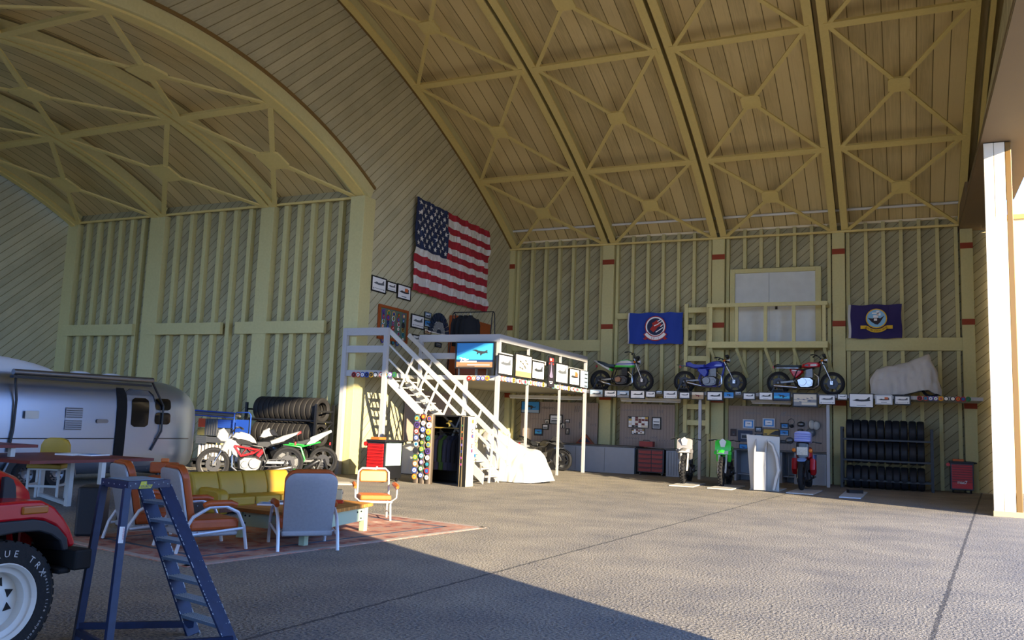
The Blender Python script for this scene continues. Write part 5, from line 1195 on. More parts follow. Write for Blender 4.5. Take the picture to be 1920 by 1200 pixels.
def lounge_chair(label, loc, rz, sc=1):
    t = thing('lounge_chair', label, 'armchair', loc, rz, None, sc)     # faces +x
    def side(y0, y1, th, x0, z0, x1, z1, rr, tilt):
        pass
    a0 = Vector((-.28, 0, .28)); up = Vector((-.22, 0, .97)).normalized()
    def shell(off, w, h, th, r, z0=0):
        pts = []
        for k in range(9): a = PI/2*k/8; pts.append((w-r+r*math.cos(a), h-r+r*math.sin(a)))
        for k in range(9): a = PI/2+PI/2*k/8; pts.append((-w+r+r*math.cos(a), h-r+r*math.sin(a)))
        pts += [(-w*.93, z0), (w*.93, z0)]
        nn = Vector((up.z, 0, -up.x)); m = MB()
        rings = [[a0+Vector((0, p, 0))*k+up*(z0+(q-z0)*k if 0 else q*k+(1-k)*h/2)+nn*(off+o_) for p, q in pts] for o_, k in ((0, .97), (th*.15, 1), (th*.85, 1), (th, .94))]
        m.loft(rings); return m
    b = shell(-.05, .335, .73, .035, .14, -.1); b.build('back_shell', M_shell, t, smooth='auto')
    b = shell(-.01, .335, .76, .09, .16, .02); b.build('back_cushion', M_leath if 'dark' not in label else M_brownl, t, smooth='auto')
    m = MB(); m.box((-.3, -.32, .24), (.34, .32, .38)); m.build('seat_cushion', M_leath, t, bevel=.04)
    m = MB(); m.box((-.34, -.33, .17), (.32, .33, .24)); m.build('seat_base', M_shell, t, bevel=.02)
    for s in (-1, 1):
        m = MB(); y = s*.38; P = [(-.46, y, 0), (-.4, y, .22), (-.28, y, .42), (-.08, y, .53), (.12, y, .535), (.28, y, .46), (.37, y, .28), (.42, y, 0)]
        m.tube(P, .022); m.build('leg_frame', M_tubem, t, smooth='auto')
        m = MB(); m.tube([(-.38, y, .2), (.36, y, .26)], .018); m.tube([(-.2, y, .22), (-.2, s*.3, .22)], .015); m.tube([(.3, y, .25), (.3, s*.3, .22)], .015); m.build('stretcher', M_tubem, t, smooth='auto')
        m = MB(); m.tube([(-.16, y, .55), (-.1, y, .575), (.18, y, .575), (.26, y, .55)], [.03, .04, .04, .03], n=10); m.build('arm_pad', M_leath, t, smooth='auto')
    return t
a, b = onZ(523, 1036), onZ(628, 1033); c, d = onZ(507, 1017), onZ(604, 1017)
mid = (a+b+c+d)/4; f = ((c+d)-(a+b)); lounge_chair('grey backed lounge chair seen from behind in front of the coffee table', tuple(mid+Vector((0, 0, .012))), math.atan2(f.y, f.x), .98)
fa = rad(66); F_ = Vector((math.cos(fa), math.sin(fa), 0)); S_ = Vector((-math.sin(fa), math.cos(fa), 0))
nb = onZ(335, 1040); ca = nb+F_*.42+S_*.38
lounge_chair('grey backed lounge chair with orange arm pads, right behind the blue step ladder', (ca.x, ca.y, .012), fa, 1.0)
na = onZ(240, 1030); ca = na+F_*.42+S_*.38
lounge_chair('grey backed lounge chair left of the step ladder, next to the black speaker', (ca.x-.2, ca.y+.12, .012), fa, 1.0)
# sofa: length axis near the rug's, facing the coffee table
sf0 = onZ(411, 967); u = Vector((.2, .98, 0)); rz = math.atan2(u.y, u.x)
t = thing('sofa', 'low mustard yellow leather sofa along the far side of the rug', 'sofa', (sf0.x, sf0.y, .012), rz)    # +x along, +y back
L_, D_ = 1.95, .88
m = MB(); m.box((0, 0, .03), (L_, D_, .2)); m.build('base', mat('dark_wood', '5a2a14', .5), t, bevel=.01)
for k in range(3): m = MB(); m.box((.16+k*(L_-.32)/3+.004, -.02, .12), (.16+(k+1)*(L_-.32)/3-.004, D_-.3, .28)); m.build('seat_cushion', M_must, t, bevel=.035)
for k in range(4):
    m = MB(); x0, x1 = -.12+k*(L_+.1)/4, -.12+(k+1)*(L_+.1)/4
    m.loft([[(x0+.005, y, z), (x1-.005, y, z), (x1-.005, y+d_, z), (x0+.005, y+d_, z)] for y, z, d_ in ((D_-.32, .2, .2), (D_-.3, .4, .2), (D_-.22, .6, .18), (D_-.18, .66, .1))]); m.build('back_cushion', M_must, t, bevel=.03, smooth='auto')
for x in (-.02, L_-.16):
    m = MB(); m.prism([(0, 0), (0, .3), (.04, .37), (.12, .4), (.8, .42), (.86, .36), (.86, 0)], (.2, 0, 0), (x, 0, 0), (0, 1, 0), (0, 0, 1)); m.build('arm', M_must, t, bevel=.04, smooth='auto')
# dark studded trunk
a, b = onZ(245, 992), onZ(384, 980); rz = math.atan2(b.y-a.y, b.x-a.x); L_ = (b-a).length
t = thing('storage_trunk', 'long dark wooden trunk with metal studs behind the lounge chairs', 'trunk', (a.x, a.y, .012), rz)
m = MB(); m.box((0, 0, 0), (L_, .4, .36)); m.build('body', mat('dark_trunk', '2c2220', .5, noise=.3, nscale=5), t, bevel=.012)
m = MB()
for k in range(12): m.ball((.06+k*(L_-.12)/11, -.004, .25), .012, 8, 5)
m.build('studs', M_chrome, t, smooth='auto')
# coffee table
R_, Lf = onZ(700, 943, .42), onZ(434, 951, .42); L2, R2 = onZ(452, 1002), onZ(675, 991)
u = Vector((math.cos(RH), math.sin(RH), 0))
rzt = rad(78); u = Vector((math.cos(rzt-PI/4), math.sin(rzt-PI/4), 0)); v = Vector((-u.y, u.x, 0))
# left tip, front corner, right tip from the two front edges seen
F0 = onZ(572, 966, .42); e1 = (Lf-F0); e2 = (R_-F0)
t = thing('coffee_table', 'low wooden topped coffee table with pale green side rails on the rug', 'coffee table', (F0.x, F0.y, .012)); OT = Vector((F0.x, F0.y, 0))
q = [F0, R_, R_+e1, Lf]
m = MB(); m.add([Vector((p.x, p.y, z))-OT for z in (.36, .41) for p in q], [(0, 3, 2, 1), (4, 5, 6, 7), (0, 1, 5, 4), (1, 2, 6, 5), (2, 3, 7, 6), (3, 0, 4, 7)]); m.build('table_top', planks('butcher_block', 'b9803c', '7a4a20', tuple(Vector((-e1.y, e1.x, 0)).normalized()), tuple(Vector((e1.x, e1.y, 0)).normalized()), .07, line=.06, tint=.5), t, bevel=.005)
cc = sum(q, Vector())/4; q = [cc+(p-cc)*.86 for p in q]; M_gr = mat('sage_green_paint', '9fb39a', .6)
for i in range(4):
    a, b = q[i]-OT, q[(i+1) % 4]-OT; m = MB(); m.bar((a.x, a.y, .26), (b.x, b.y, .26), .04, .2); m.build('side_rail', M_gr, t)
    m = MB(); dd = (b-a).normalized(); nn = Vector((dd.y, -dd.x, 0)); m.box((a.x-.045, a.y-.045, 0), (a.x+.045, a.y+.045, .36)); lg = m.build('leg', M_gr, t, bevel=.004)
    m = MB()
    for f_, z in ((.08, .3), (.92, .3), (.15, .3), (.08, .2), (.92, .2), (.85, .3)): c_ = a.lerp(b, f_); m.cyl((c_.x+nn.x*.02, c_.y+nn.y*.02, z), (c_.x+nn.x*.032, c_.y+nn.y*.032, z), .012, n=10)
    m.build('bolts', M_dmetal, t)
def flat(name, label, cat, px, z, w, d, h, rz, mts, group=None):
    p = onZ(*px, z); m = MB(); m.mat(0); m.box((-w/2, -d/2, 0), (w/2, d/2, h)); m.mat(1); m.box((-w/2+.005, -d/2-.001, h*.2), (w/2+.001, d/2-.01, h*.8)); m.mat(2); m.box((-w*.3, -d*.4, h), (w*.45, d*.1, h+.002))
    o = m.build(name, mts, bevel=.002); o.location = (p.x, p.y, z); o.rotation_euler = (0, 0, rz); return tag(o, label, cat, group)
flat('magazine', 'white and blue magazine on the left of the coffee table', 'magazine', (503, 946), .422, .26, .34, .025, rad(30), [M_white, M_paper, M_sky1], 'magazines on the coffee table')
flat('magazine', 'white magazine mostly hidden behind the front lounge chair on the coffee table', 'magazine', (523, 944), .422, .24, .32, .03, rad(50), [M_white, M_paper, M_navy], 'magazines on the coffee table')
p = onZ(631, 943, .42); t = thing('tabletop_radio', 'small cream radio box with a red base on the coffee table', 'radio', (p.x, p.y, .422), rad(35))
m = MB(); m.box((-.1, -.12, 0), (.1, .12, .05)); m.build('base', mcol('red_base', 'c23a1c'), t, bevel=.01)
m = MB(); m.box((-.07, -.09, .05), (.08, .09, .2)); m.build('body', mat('cream_plastic', 'c9b48a', .5), t, bevel=.015)
m = MB(); m.cyl((.081, 0, .15), (.09, 0, .15), .02); m.build('dial', M_navy, t)
# orange chair in the sun
fr = onZ(727, 978); hd2 = rad(-50); F_ = Vector((math.cos(hd2), math.sin(hd2), 0)); S_ = Vector((-F_.y, F_.x, 0)); c = fr-F_*.24-S_*.22
t = thing('metal_armchair', 'white tube frame armchair with orange padded seat and back, standing in the sun', 'armchair', (c.x, c.y, .012), hd2)
M_ol = mat('bright_orange_leather', 'cf6d30', .4, noise=.2, nscale=9)
m = MB(); m.box((-.24, -.26, .33), (.26, .26, .42)); m.build('seat', M_ol, t, bevel=.03)
m = MB(); m.loft([[(x, -.235*k, z) , (x, .235*k, z), (x-.04, .235*k, z), (x-.04, -.235*k, z)] for x, z, k in ((-.25, .6, .97), (-.26, .66, 1), (-.275, .75, 1), (-.285, .8, .88))]); m.build('backrest', M_ol, t, bevel=.02, smooth='auto')
m = MB(); m.tube([(-.22, -.27, .3), (-.25, -.265, .6), (-.28, -.26, .77), (-.29, -.2, .83), (-.29, .2, .83), (-.28, .26, .77), (-.25, .265, .6), (-.22, .27, .3)], .018); m.build('back_frame', M_white, t, smooth='auto')
m = MB(); m.tube([(-.24, -.26, .31), (.27, -.26, .31), (.27, .26, .31), (-.24, .26, .31)], .02, closed=True); m.build('seat_frame', M_white, t, smooth='auto')
for s in (-1, 1):
    m = MB(); m.tube([(.2, s*.25, .31), (.24, s*.26, 0)], .018); m.build('leg', M_white, t, smooth='auto'); m = MB(); m.tube([(-.22, s*.25, .31), (-.28, s*.26, 0)], .018); m.build('leg', M_white, t, smooth='auto')
    m = MB(); m.tube([(.22, s*.27, .32), (.26, s*.34, .38), (.24, s*.35, .5), (-.26, s*.33, .56)], .013); m.build('arm_frame', M_white, t, smooth='auto')
    m = MB(); m.tube([(.28, s*.35, .55), (.2, s*.355, .57), (-.1, s*.345, .585), (-.2, s*.34, .58)], [.025, .035, .035, .025]); m.build('arm_pad', M_ol, t, smooth='auto')
m = MB(); m.tube([(.24, -.26, .12), (-.27, -.26, .12)], .01); m.tube([(.24, .26, .12), (-.27, .26, .12)], .01); m.build('stretcher', M_white, t)
# speaker
a, b, c = onZ(137, 1008), onZ(165, 1008), onZ(181, 995); rz = math.atan2((b-a).y, (b-a).x)
t = thing('floor_speaker', 'black box speaker with a mesh front on the rug corner by the step ladder', 'speaker', (a.x, a.y, .014), rz)
m = MB(); m.box((0, 0, 0), (.32, .5, .64)); m.build('cabinet', mat('speaker_black', '15171d', .5), t, bevel=.03)
m = MB(); m.box((.318, .04, .04), (.332, .46, .58)); m.build('grille', mat('mesh_grey', '4a4a4c', .5, .5, noise=.6, nscale=120), t)
# high table with a raised shelf
M_tt = mat('dark_red_top', '6a2420', .5, noise=.2, nscale=10)
tip = onZ(289, 859, .84); fl_ = onZ(56, 864.5, .84); bk = onZ(120, 847.5, .84)
t = thing('high_table', 'high dark red topped table on white legs in front of the trailer', 'table', (tip.x, tip.y, 0)); OH = Vector((tip.x, tip.y, 0)); c4 = fl_+bk-tip
m = MB(); m.add([Vector((p.x, p.y, z))-OH for z in (.79, .84) for p in (tip, bk, c4, fl_)], [(0, 3, 2, 1), (4, 5, 6, 7), (0, 1, 5, 4), (1, 2, 6, 5), (2, 3, 7, 6), (3, 0, 4, 7)]); m.build('table_top', M_tt, t)
for px in ((74, 931), (126, 949), (184, 957), (236, 943)):
    f_ = onZ(*px)-OH; m = MB(); m.box((f_.x-.04, f_.y-.04, 0), (f_.x+.04, f_.y+.04, .79)); m.build('leg', M_white, t)
g0, g1 = onZ(126, 949)-OH, onZ(74, 931)-OH; m = MB(); m.bar((g0.x, g0.y, .04), (g1.x, g1.y, .04), .06, .06); m.build('foot_rail', M_white, t)
m = MB(); m.box((-14.6, 8.4, .99), (-13.42, 10.0, 1.04)); 
for v in m.v: v -= OH
m.build('raised_shelf', M_tt, t)
for y in (9.05, 9.6):
    m = MB(); m.box((-13.56, y-.04, .84), (-13.48, y+.04, .99))
    for v in m.v: v -= OH
    m.build('shelf_leg', M_white, t)
flat('magazine', 'white magazine lying open on the high table, left one', 'magazine', (135, 853), .84, .34, .5, .03, rad(20), [M_white, M_paper, M_paper], 'magazines on the high table')
flat('magazine', 'blue and white magazine on the high table, right one', 'magazine', (175, 854), .84, .32, .48, .025, rad(10), [M_white, M_paper, M_sky1], 'magazines on the high table')
p = onZ(94, 873, .61); t = thing('bar_stool', 'mustard yellow stool with a rounded back and white frame behind the high table', 'stool', (p.x-.1, p.y+.05, 0), rad(33))
m = MB(); m.box((-.3, -.25, .56), (.3, .25, .64)); m.build('seat', M_must, t, bevel=.02)
m = MB(); pts = [(-.24, .68), (-.26, .8), (-.25, .98), (-.2, 1.07), (-.1, 1.11), (.1, 1.11), (.2, 1.07), (.25, .98), (.26, .8), (.2, .66), (-.18, .66)]
m.loft([[(x*k, y, .88+(z-.88)*k) for x, z in pts] for y, k in ((.2, .9), (.22, 1), (.3, 1), (.32, .9))]); m.build('backrest', M_must, t, smooth='auto')
for x in (-.26, .26):
    for y in (-.21, .21): m = MB(); m.box((x-.02, y-.02, 0), (x+.02, y+.02, .57)); m.build('leg', M_white, t)
m = MB(); m.box((-.26, -.22, .22), (.26, -.2, .26)); m.box((-.27, -.2, .24), (-.25, .2, .28)); m.box((.25, -.2, .24), (.27, .2, .28)); m.box((-.28, -.23, .53), (.28, .23, .56)); m.build('foot_rest', M_white, t)
p = onZ(310, 884, .45); t = thing('low_orange_chair', 'small orange brown leather chair behind the right lounge chair, near the trailer end', 'chair', (p.x, p.y, 0), rad(40))
m = MB(); m.box((-.3, -.06, .42), (.26, .02, .64)); m.build('backrest', M_leath, t, bevel=.03)
m = MB(); m.box((-.28, -.5, .3), (.26, -.04, .38)); m.build('seat', M_leath, t, bevel=.03)
m = MB(); m.box((-.1, -.05, .64), (.06, .01, .72)); m.build('headrest', M_ol, t, bevel=.02)
for x in (-.24, .22):
    for y in (-.45, -.02): m = MB(); m.cyl((x, y, 0), (x, y, .32), .018); m.build('leg', M_tubem, t)
# ================================================================== ALONG THE SIDE WALL
# upper door, balcony and ladder
m = MB(); m.box((-6.02, 32.62, 4.95), (-5.84, 32.8, 7.86)); m.box((-2.94, 32.62, 4.95), (-2.74, 32.8, 7.86)); m.box((-5.84, 32.62, 7.7), (-2.94, 32.8, 7.86)); fr = m.build('trim_1', M_stud, bevel=.01); struct(fr)
M_wd = mat('pale_door_boards', 'c9cbc4', .5, noise=.12, nscale=3)
m = MB(); m.box((-5.84, 32.7, 4.98), (-2.94, 32.78, 7.7)); d = struct(m.build('door_7', M_wd))
m = MB(); m.box((-4.36, 32.66, 6.3), (-4.28, 32.72, 6.52)); m.build('door_handle', M_black, d)
m = MB(); m.box((-4.6, 32.685, 4.98), (-4.58, 32.7, 7.7)); m.build('door_joint', mat('joint_grey', 'a7a9a2', .6), d)
YB = 31.75
def by(px, py): return onY(px, py, YB)
zR, zF0, zF1 = by(1440, 567).z, by(1440, 652).z, by(1440, 640).z
xl, xr = by(1329, 600).x, by(1549, 600).x
t = thing('timber_balcony', 'small timber balcony with railing and slanted braces below the upper door', 'balcony', (xl, YB, zF0)); OB = Vector((xl, YB, zF0))
def bb(m, name, mt=M_stud):
    for v in m.v: v -= OB
    return m.build(name, mt, t, bevel=.006)
m = MB(); m.box((xl-.05, YB, zF0), (xr+.05, 32.62, zF1)); bb(m, 'floor_slab')
m = MB(); m.box((xl-.05, YB-.04, zR-.14), (xr+.05, YB+.08, zR)); m.box((xr-.07, YB+.08, zR-.12), (xr+.05, 32.6, zR)); m.box((xl-.05, YB+.08, zR-.12), (xl+.07, 32.6, zR)); bb(m, 'top_rail')
for px in (1332.5, 1381, 1435, 1488, 1545):
    x = by(px, 600).x; m = MB(); m.box((x-.06, YB-.02, zF1), (x+.06, YB+.07, zR-.14)); bb(m, 'post')
    m = MB(); m.bar((x, YB+.04, zF0-.02), (x+.25, 32.7, zF0-1.0), .1, .1, (1, 0, 0)); bb(m, 'brace')
t = thing('wall_ladder', 'pale timber ladder fixed upright on the side wall beside the balcony', 'ladder', (-7.2, 32.4, 0)); OW = Vector((-7.2, 32.4, 0))
for px in (1286.5, 1328):
    x = onY(px, 640, 32.3).x; m = MB(); m.box((x-.07, 32.25, 1.6 if px < 1300 else 1.6), (x+.07, 32.4, 6.52))
    for v in m.v: v -= OW
    m.build('rail', M_stud, t, bevel=.005)
for z in (6.28, 5.62, 5.0, 4.42, 3.62, 2.6, 2.0):
    m = MB(); m.box((-7.6, 32.28, z-.1), (-6.8, 32.38, z+.1))
    for v in m.v: v -= OW
    m.build('rung', M_stud, t, bevel=.005)
# tube lights
for i, (x0, x1, y, lab) in enumerate(((956, 1092, 743, 'long pale tube light under the walkway behind the platform posts'), (1164, 1277, 748.5, 'long pale tube light above the middle pegboard'), (1409, 1484, 752.5, 'pale tube light above the right pegboard'))):
    a, b = onY(x0, y, 31.6), onY(x1, y+1, 31.6); t = thing('tube_light', lab, 'light', (a.x, 31.6, a.z-.06), 0, 'tube lights under the walkway')
    L_ = b.x-a.x; m = MB(); m.box((0, -.06, .03), (L_, .06, .12)); m.build('housing', M_white, t); m = MB(); m.cyl((.02, 0, .0), (L_-.02, 0, .0), .025); m.build('tube', mat('tube_glass', 'd8dadc', .3), t)
    m = MB(); m.cyl((.3, 0, .12), (.3, 0, .14), .01); m.cyl((.3, 0, .1), (.3, 0, 2.96-(a.z-.06)), .008, n=6); m.cyl((L_-.3, 0, .1), (L_-.3, 0, 2.96-(a.z-.06)), .008, n=6); m.build('hanger', M_dmetal, t)
# pegboards
M_peg = mat('pegboard_brown', '96867a', .8, noise=.08, nscale=20); M_hole = mat('pegboard_grid', '786a5e', .9)
def pegboard(label, x0, x1, z0, z1, tools):
    t = thing('pegboard', label, 'pegboard', (x0, 32.44, z0), 0, None)
    m = MB(); m.box((0, 0, 0), (x1-x0, .04, z1-z0)); m.build('board', M_peg, t)
    m = MB(); n = int((x1-x0)/.12)
    for k in range(n): m.box((.05+k*.12, -.003, .04), (.058+k*.12, 0, z1-z0-.04))
    m.build('perforation_lines', M_hole, t)
    m = MB(); rr = random.Random(len(label))
    for (cx, cz, w, h, n, ang) in tools:
        for k in range(n):
            x = cx+w*(k/(max(1, n-1))-.5); l = h*rr.uniform(.6, 1); a = rad(ang)
            m.bar((x-math.sin(a)*l/2, -.015, cz-math.cos(a)*l/2), (x+math.sin(a)*l/2, -.015, cz+math.cos(a)*l/2), .012, .012, (0, 1, 0))
    m.build('hung_tools', M_alu, t); return t
pegboard('brown pegboard behind the black sport motorcycle under the platform', -14.45, -11.12, .98, 2.64, [(1.2, 1.42, .5, .12, 8, -40), (2.45, 1.4, .15, .35, 3, 8), (.7, .95, .6, .08, 7, 60), (2.95, 1.2, .1, .25, 3, 0), (2.6, .75, .06, .3, 2, 0), (3.15, .8, .2, .12, 4, 0)])
pegboard('brown pegboard above the grey bench with the collage of small prints', -10.2, -8.03, .98, 2.65, [(.5, 1.42, .8, .1, 10, 60), (1.25, 1.35, .12, .28, 3, 0), (1.6, 1.4, .2, .14, 4, 0), (.5, .35, .5, .12, 7, -40), (1.35, .4, .2, .1, 4, 40), (1.8, .3, .6, .06, 7, 0)])
pegboard('brown pegboard above the right bench crowded with frames and motorcycle parts', -6.0, -2.52, 1.12, 2.68, [(.9, 1.3, .5, .12, 9, -40), (1.95, 1.3, .12, .2, 3, 20), (2.3, 1.25, .5, .08, 7, 60), (2.7, .95, .08, .4, 2, 0)])
t = thing('pegboard', 'grey pegboard on the end wall partly hidden behind the staircase', 'pegboard', (-15.24, 24.6, 1.0), PI/2)
m = MB(); m.box((0, -.04, 0), (3.2, 0, 1.7)); m.build('board', M_peg, t)
YP = 32.41
for (x0, y0, x1, y1), k, fr, lab, g in [
 ((978, 752, 1011.5, 775), 'sky', 0, 'blue photo of a jet at the top left of the pegboard under the platform', 0), ((1031, 777, 1054.5, 796), 'mono', 1, 'black framed white print with a dark line drawing above the black motorcycle', 0),
 ((1002, 803, 1017.5, 817), 'cyan', 1, 'small cyan framed picture behind the black motorcycle seat', 0), ((1017, 795, 1028.5, 806), 'mono', 1, 'tiny framed photo left of the white print on the pegboard', 0),
 ((1022, 786, 1030, 794), 'portrait', 0, 'tiny pale snapshot up left of the white print', 0), ((1061, 803, 1067.5, 815), 'portrait', 1, 'small upright framed snapshot on the right of the group', 0), ((1051, 793, 1059.5, 803), 'portrait', 0, 'pale snapshot under the corner of the white print', 0), ((1060, 786, 1068, 793), 'mono', 0, 'small pale card on the right above the triangle case', 0),
 ((1178, 780, 1216, 803), 'collage', 0, 'collage of cream and brown prints on the middle pegboard', 0), ((1184, 803.5, 1209, 815), 'collage', 0, 'smaller lower strip of cream and dark prints below the collage', 0), ((1222.5, 782, 1239.5, 805.5), 'mono', 1, 'upright black framed pair of prints right of the collage', 0),
 ((1393, 786, 1414.5, 804), 'cert', 3, 'blue bordered certificate at the top left of the right pegboard', 0), ((1430, 784, 1453, 801.5), 'cert', 3, 'pale blue print in a silver frame at the top of the right pegboard', 0),
 ((1415.5, 800, 1429, 811), 'grey', 1, 'small grey-blue framed aircraft photo between the two certificates', 0), ((1384, 806.5, 1411, 829), 'dark', 2, 'large dark navy framed photo left on the right pegboard', 0), ((1415, 813, 1430, 824.5), 'grey', 1, 'grey framed photo right of the large navy frame', 0),
 ((1430.5, 803.5, 1461, 818), 'gold', 0, 'wide golden brown picture in the middle of the right pegboard', 0), ((1463.5, 793, 1479, 804.5), 'sky', 1, 'blue framed jet photo right of the silver framed print', 0), ((1462, 806, 1479, 817.5), 'sky', 0, 'blue photo directly right of the golden brown picture', 0),
 ((1430.5, 821, 1444.5, 833), 'portrait', 1, 'framed portrait print under the golden brown picture, left one', 0), ((1447, 821, 1462, 833), 'dark', 1, 'dark framed print under the golden brown picture, right one', 0), ((1463, 825, 1474.5, 831.5), 'dark', 1, 'small dark framed print left of the round grey motorcycle parts', 0),
 ((1370, 804, 1381, 818), 'plaque', 0, 'dark brown plaque at the far left of the right pegboard', 0), ((1386, 832, 1402, 846), 'sky', 0, 'blue photo low on the right pegboard next to the white display stand', 0)]:
    picture((x0, y0), (x1, y1), 'Y', YP, k, lab, fr, 'frames on the pegboards', name='small_picture')
M_shellg = mat('scuffed_grey_shell', '6f7276', .4, .4, noise=.3, nscale=20)
for px, py, r, sq, mt, lab, nm, cat in [(1502, 795.5, .13, .75, M_alu, 'silver motorcycle headlight shell near the top of the right pegboard', 'headlight_shell', 'headlight'), (1484.5, 799, .075, .8, M_black, 'small black round part below the wire ring on the pegboard', 'round_part', 'motorcycle part'),
 (1522, 796, .11, 1.55, M_white, 'narrow white oval shell, left of the white pair', 'oval_shell', 'motorcycle part'), (1530.5, 798, .14, 1.1, M_white, 'wide white oval shell, right of the white pair', 'oval_shell', 'motorcycle part'), (1520, 811.5, .16, .95, M_shellg, 'dark grey tank-like shell below the white pair of shells', 'tank_shell', 'motorcycle part'),
 (1480.5, 826, .14, .85, M_shellg, 'grey round shell just above the rally motorcycle, left one', 'tank_shell', 'motorcycle part'), (1501, 823, .18, .4, M_shellg, 'flat grey seat-like shell above the rally motorcycle', 'seat_shell', 'motorcycle part'), (1501, 806.5, .1, .5, M_alu, 'small silver oval part in the middle of the right pegboard', 'oval_part', 'motorcycle part')]:
    p = onY(px, py, 32.36); t = thing(nm, lab, cat, tuple(p)); m = MB(); m.ball((0, 0, 0), (r, .09, r*sq), 16, 10); m.build('shell', mt, t, smooth='auto'); m = MB(); m.lathe([(r*.98, -.02), (r*1.03, -.02), (r*1.03, .02), (r*.98, .02)], (0, 0, 0), 'y', 20); o = m.build('rim', M_dmetal, t, smooth='auto'); o.scale = (1, 1, sq)
p = onY(1483.5, 791, 32.4); t = thing('wire_ring', 'thin silver wire ring hanging on the right pegboard', 'ring', tuple(p)); m = MB(); m.tube([(.11*math.cos(a*.3142), 0, .11*math.sin(a*.3142)) for a in range(20)], .01, closed=True); m.build('ring', M_alu, t); m = MB(); m.cyl((0, 0, .1), (0, .04, .13), .008); m.build('hook', M_alu, t)
# work benches
M_bench = mat('bench_grey', '8f9398', .5, noise=.08, nscale=5); M_bt = mat('bench_top_dark', '4b4a48', .5)
def bench(label, x0, x1, yf, zt3, gaps):
    t = thing('workbench', label, 'workbench', (x0, yf, 0))
    m = MB(); m.box((-.05, -.04, zt3-.05), (x1-x0+.05, 32.43-yf, zt3)); m.build('worktop', M_bt, t)
    m = MB(); m.box((0, 0, 0), (x1-x0, 32.4-yf, zt3-.06)) if not gaps else None
    if gaps:
        m.box((0, .9, 0), (x1-x0, 32.4-yf, zt3-.06))
        for g0, g1 in gaps: m.box((g0, 0, 0), (g1, .9, zt3-.06))
        m.box((0, .3, .2), (x1-x0, .85, .25))
    m.build('body', M_bench, t, bevel=.008)
    m = MB()
    for k in range(1, 5): x = (x1-x0)*k/5; m.box((x-.01, -.008, .05), (x+.01, .0, zt3-.1))
    m.build('panel_joints', mat('joint_dark', '6f7378', .6), t)
    return t
bench('long grey panelled workbench under the platform and middle pegboard', -15.1, -9.25, 31.3, 1.03, None)
bench('short grey end section of the workbench right of the dark red drawer cabinet', -8.05, -7.55, 31.3, 1.0, None)
bench('grey workbench with open bays behind the dirt motorcycles', -5.6, -2.5, 31.4, 1.12, [(0, .08), (1.5, 1.65), (2.05, 3.1)])
t = thing('drawer_cabinet', 'dark cabinet of ten brick red drawers on castors between the bench sections', 'tool cabinet', (-9.1, 31.2, 0))
m = MB(); m.box((0, 0, .1), (1.0, .8, .97)); m.build('body', M_dmetal, t, bevel=.01)
M_dr = mat('drawer_red', '8e3430', .5, noise=.2, nscale=20)
for r in range(5):
    for c_, (a, b) in enumerate(((.05, .52), (.55, .95))):
        z = .14+r*.162; m = MB(); m.box((a, -.03, z), (b, 0, z+.13)); d = m.build('drawer', M_dr, t, bevel=.004); m = MB(); m.box((a+.04, -.045, z+.1), (b-.04, -.03, z+.115)); m.build('handle', M_dmetal, d)
for x in (.08, .92): m = MB(); m.cyl((x-.02, .1, .05), (x+.02, .1, .05), .05); m.build('castor', M_alu, t)
a, b = onY(1200, 826, 31.7), onY(1225, 838, 31.7); t = thing('tool_box', 'red metal tool box on the bench below the middle pegboard', 'tool box', (a.x, 31.6, 1.03))
m = MB(); m.box((0, 0, 0), (b.x-a.x, .3, .2)); m.build('body', M_dr, t, bevel=.01); m = MB(); m.tube([(.1, .15, .2), (.12, .15, .24), (.35, .15, .24), (.37, .15, .2)], .01); m.build('handle', M_dmetal, t)
a, b, c = onY(1079, 832, 31.8), onY(1113, 832, 31.8), onY(1096, 814, 31.8); t = thing('flag_case', 'triangular wooden case with a folded blue flag on the bench', 'display case', ((a.x+b.x)/2, 31.8, 1.03)); hw = (b.x-a.x)/2; hh = c.z-a.z
m = MB(); m.prism([(-hw, 0), (hw, 0), (0, hh)], (0, .15, 0), (0, 0, 0)); m.build('case', mat('case_wood', '8a3d1c', .4), t); m = MB(); m.prism([(-hw*.68, .06), (hw*.68, .06), (0, hh*.76)], (0, -.01, 0), (0, 0, 0)); m.build('folded_flag', M_fwood, t)
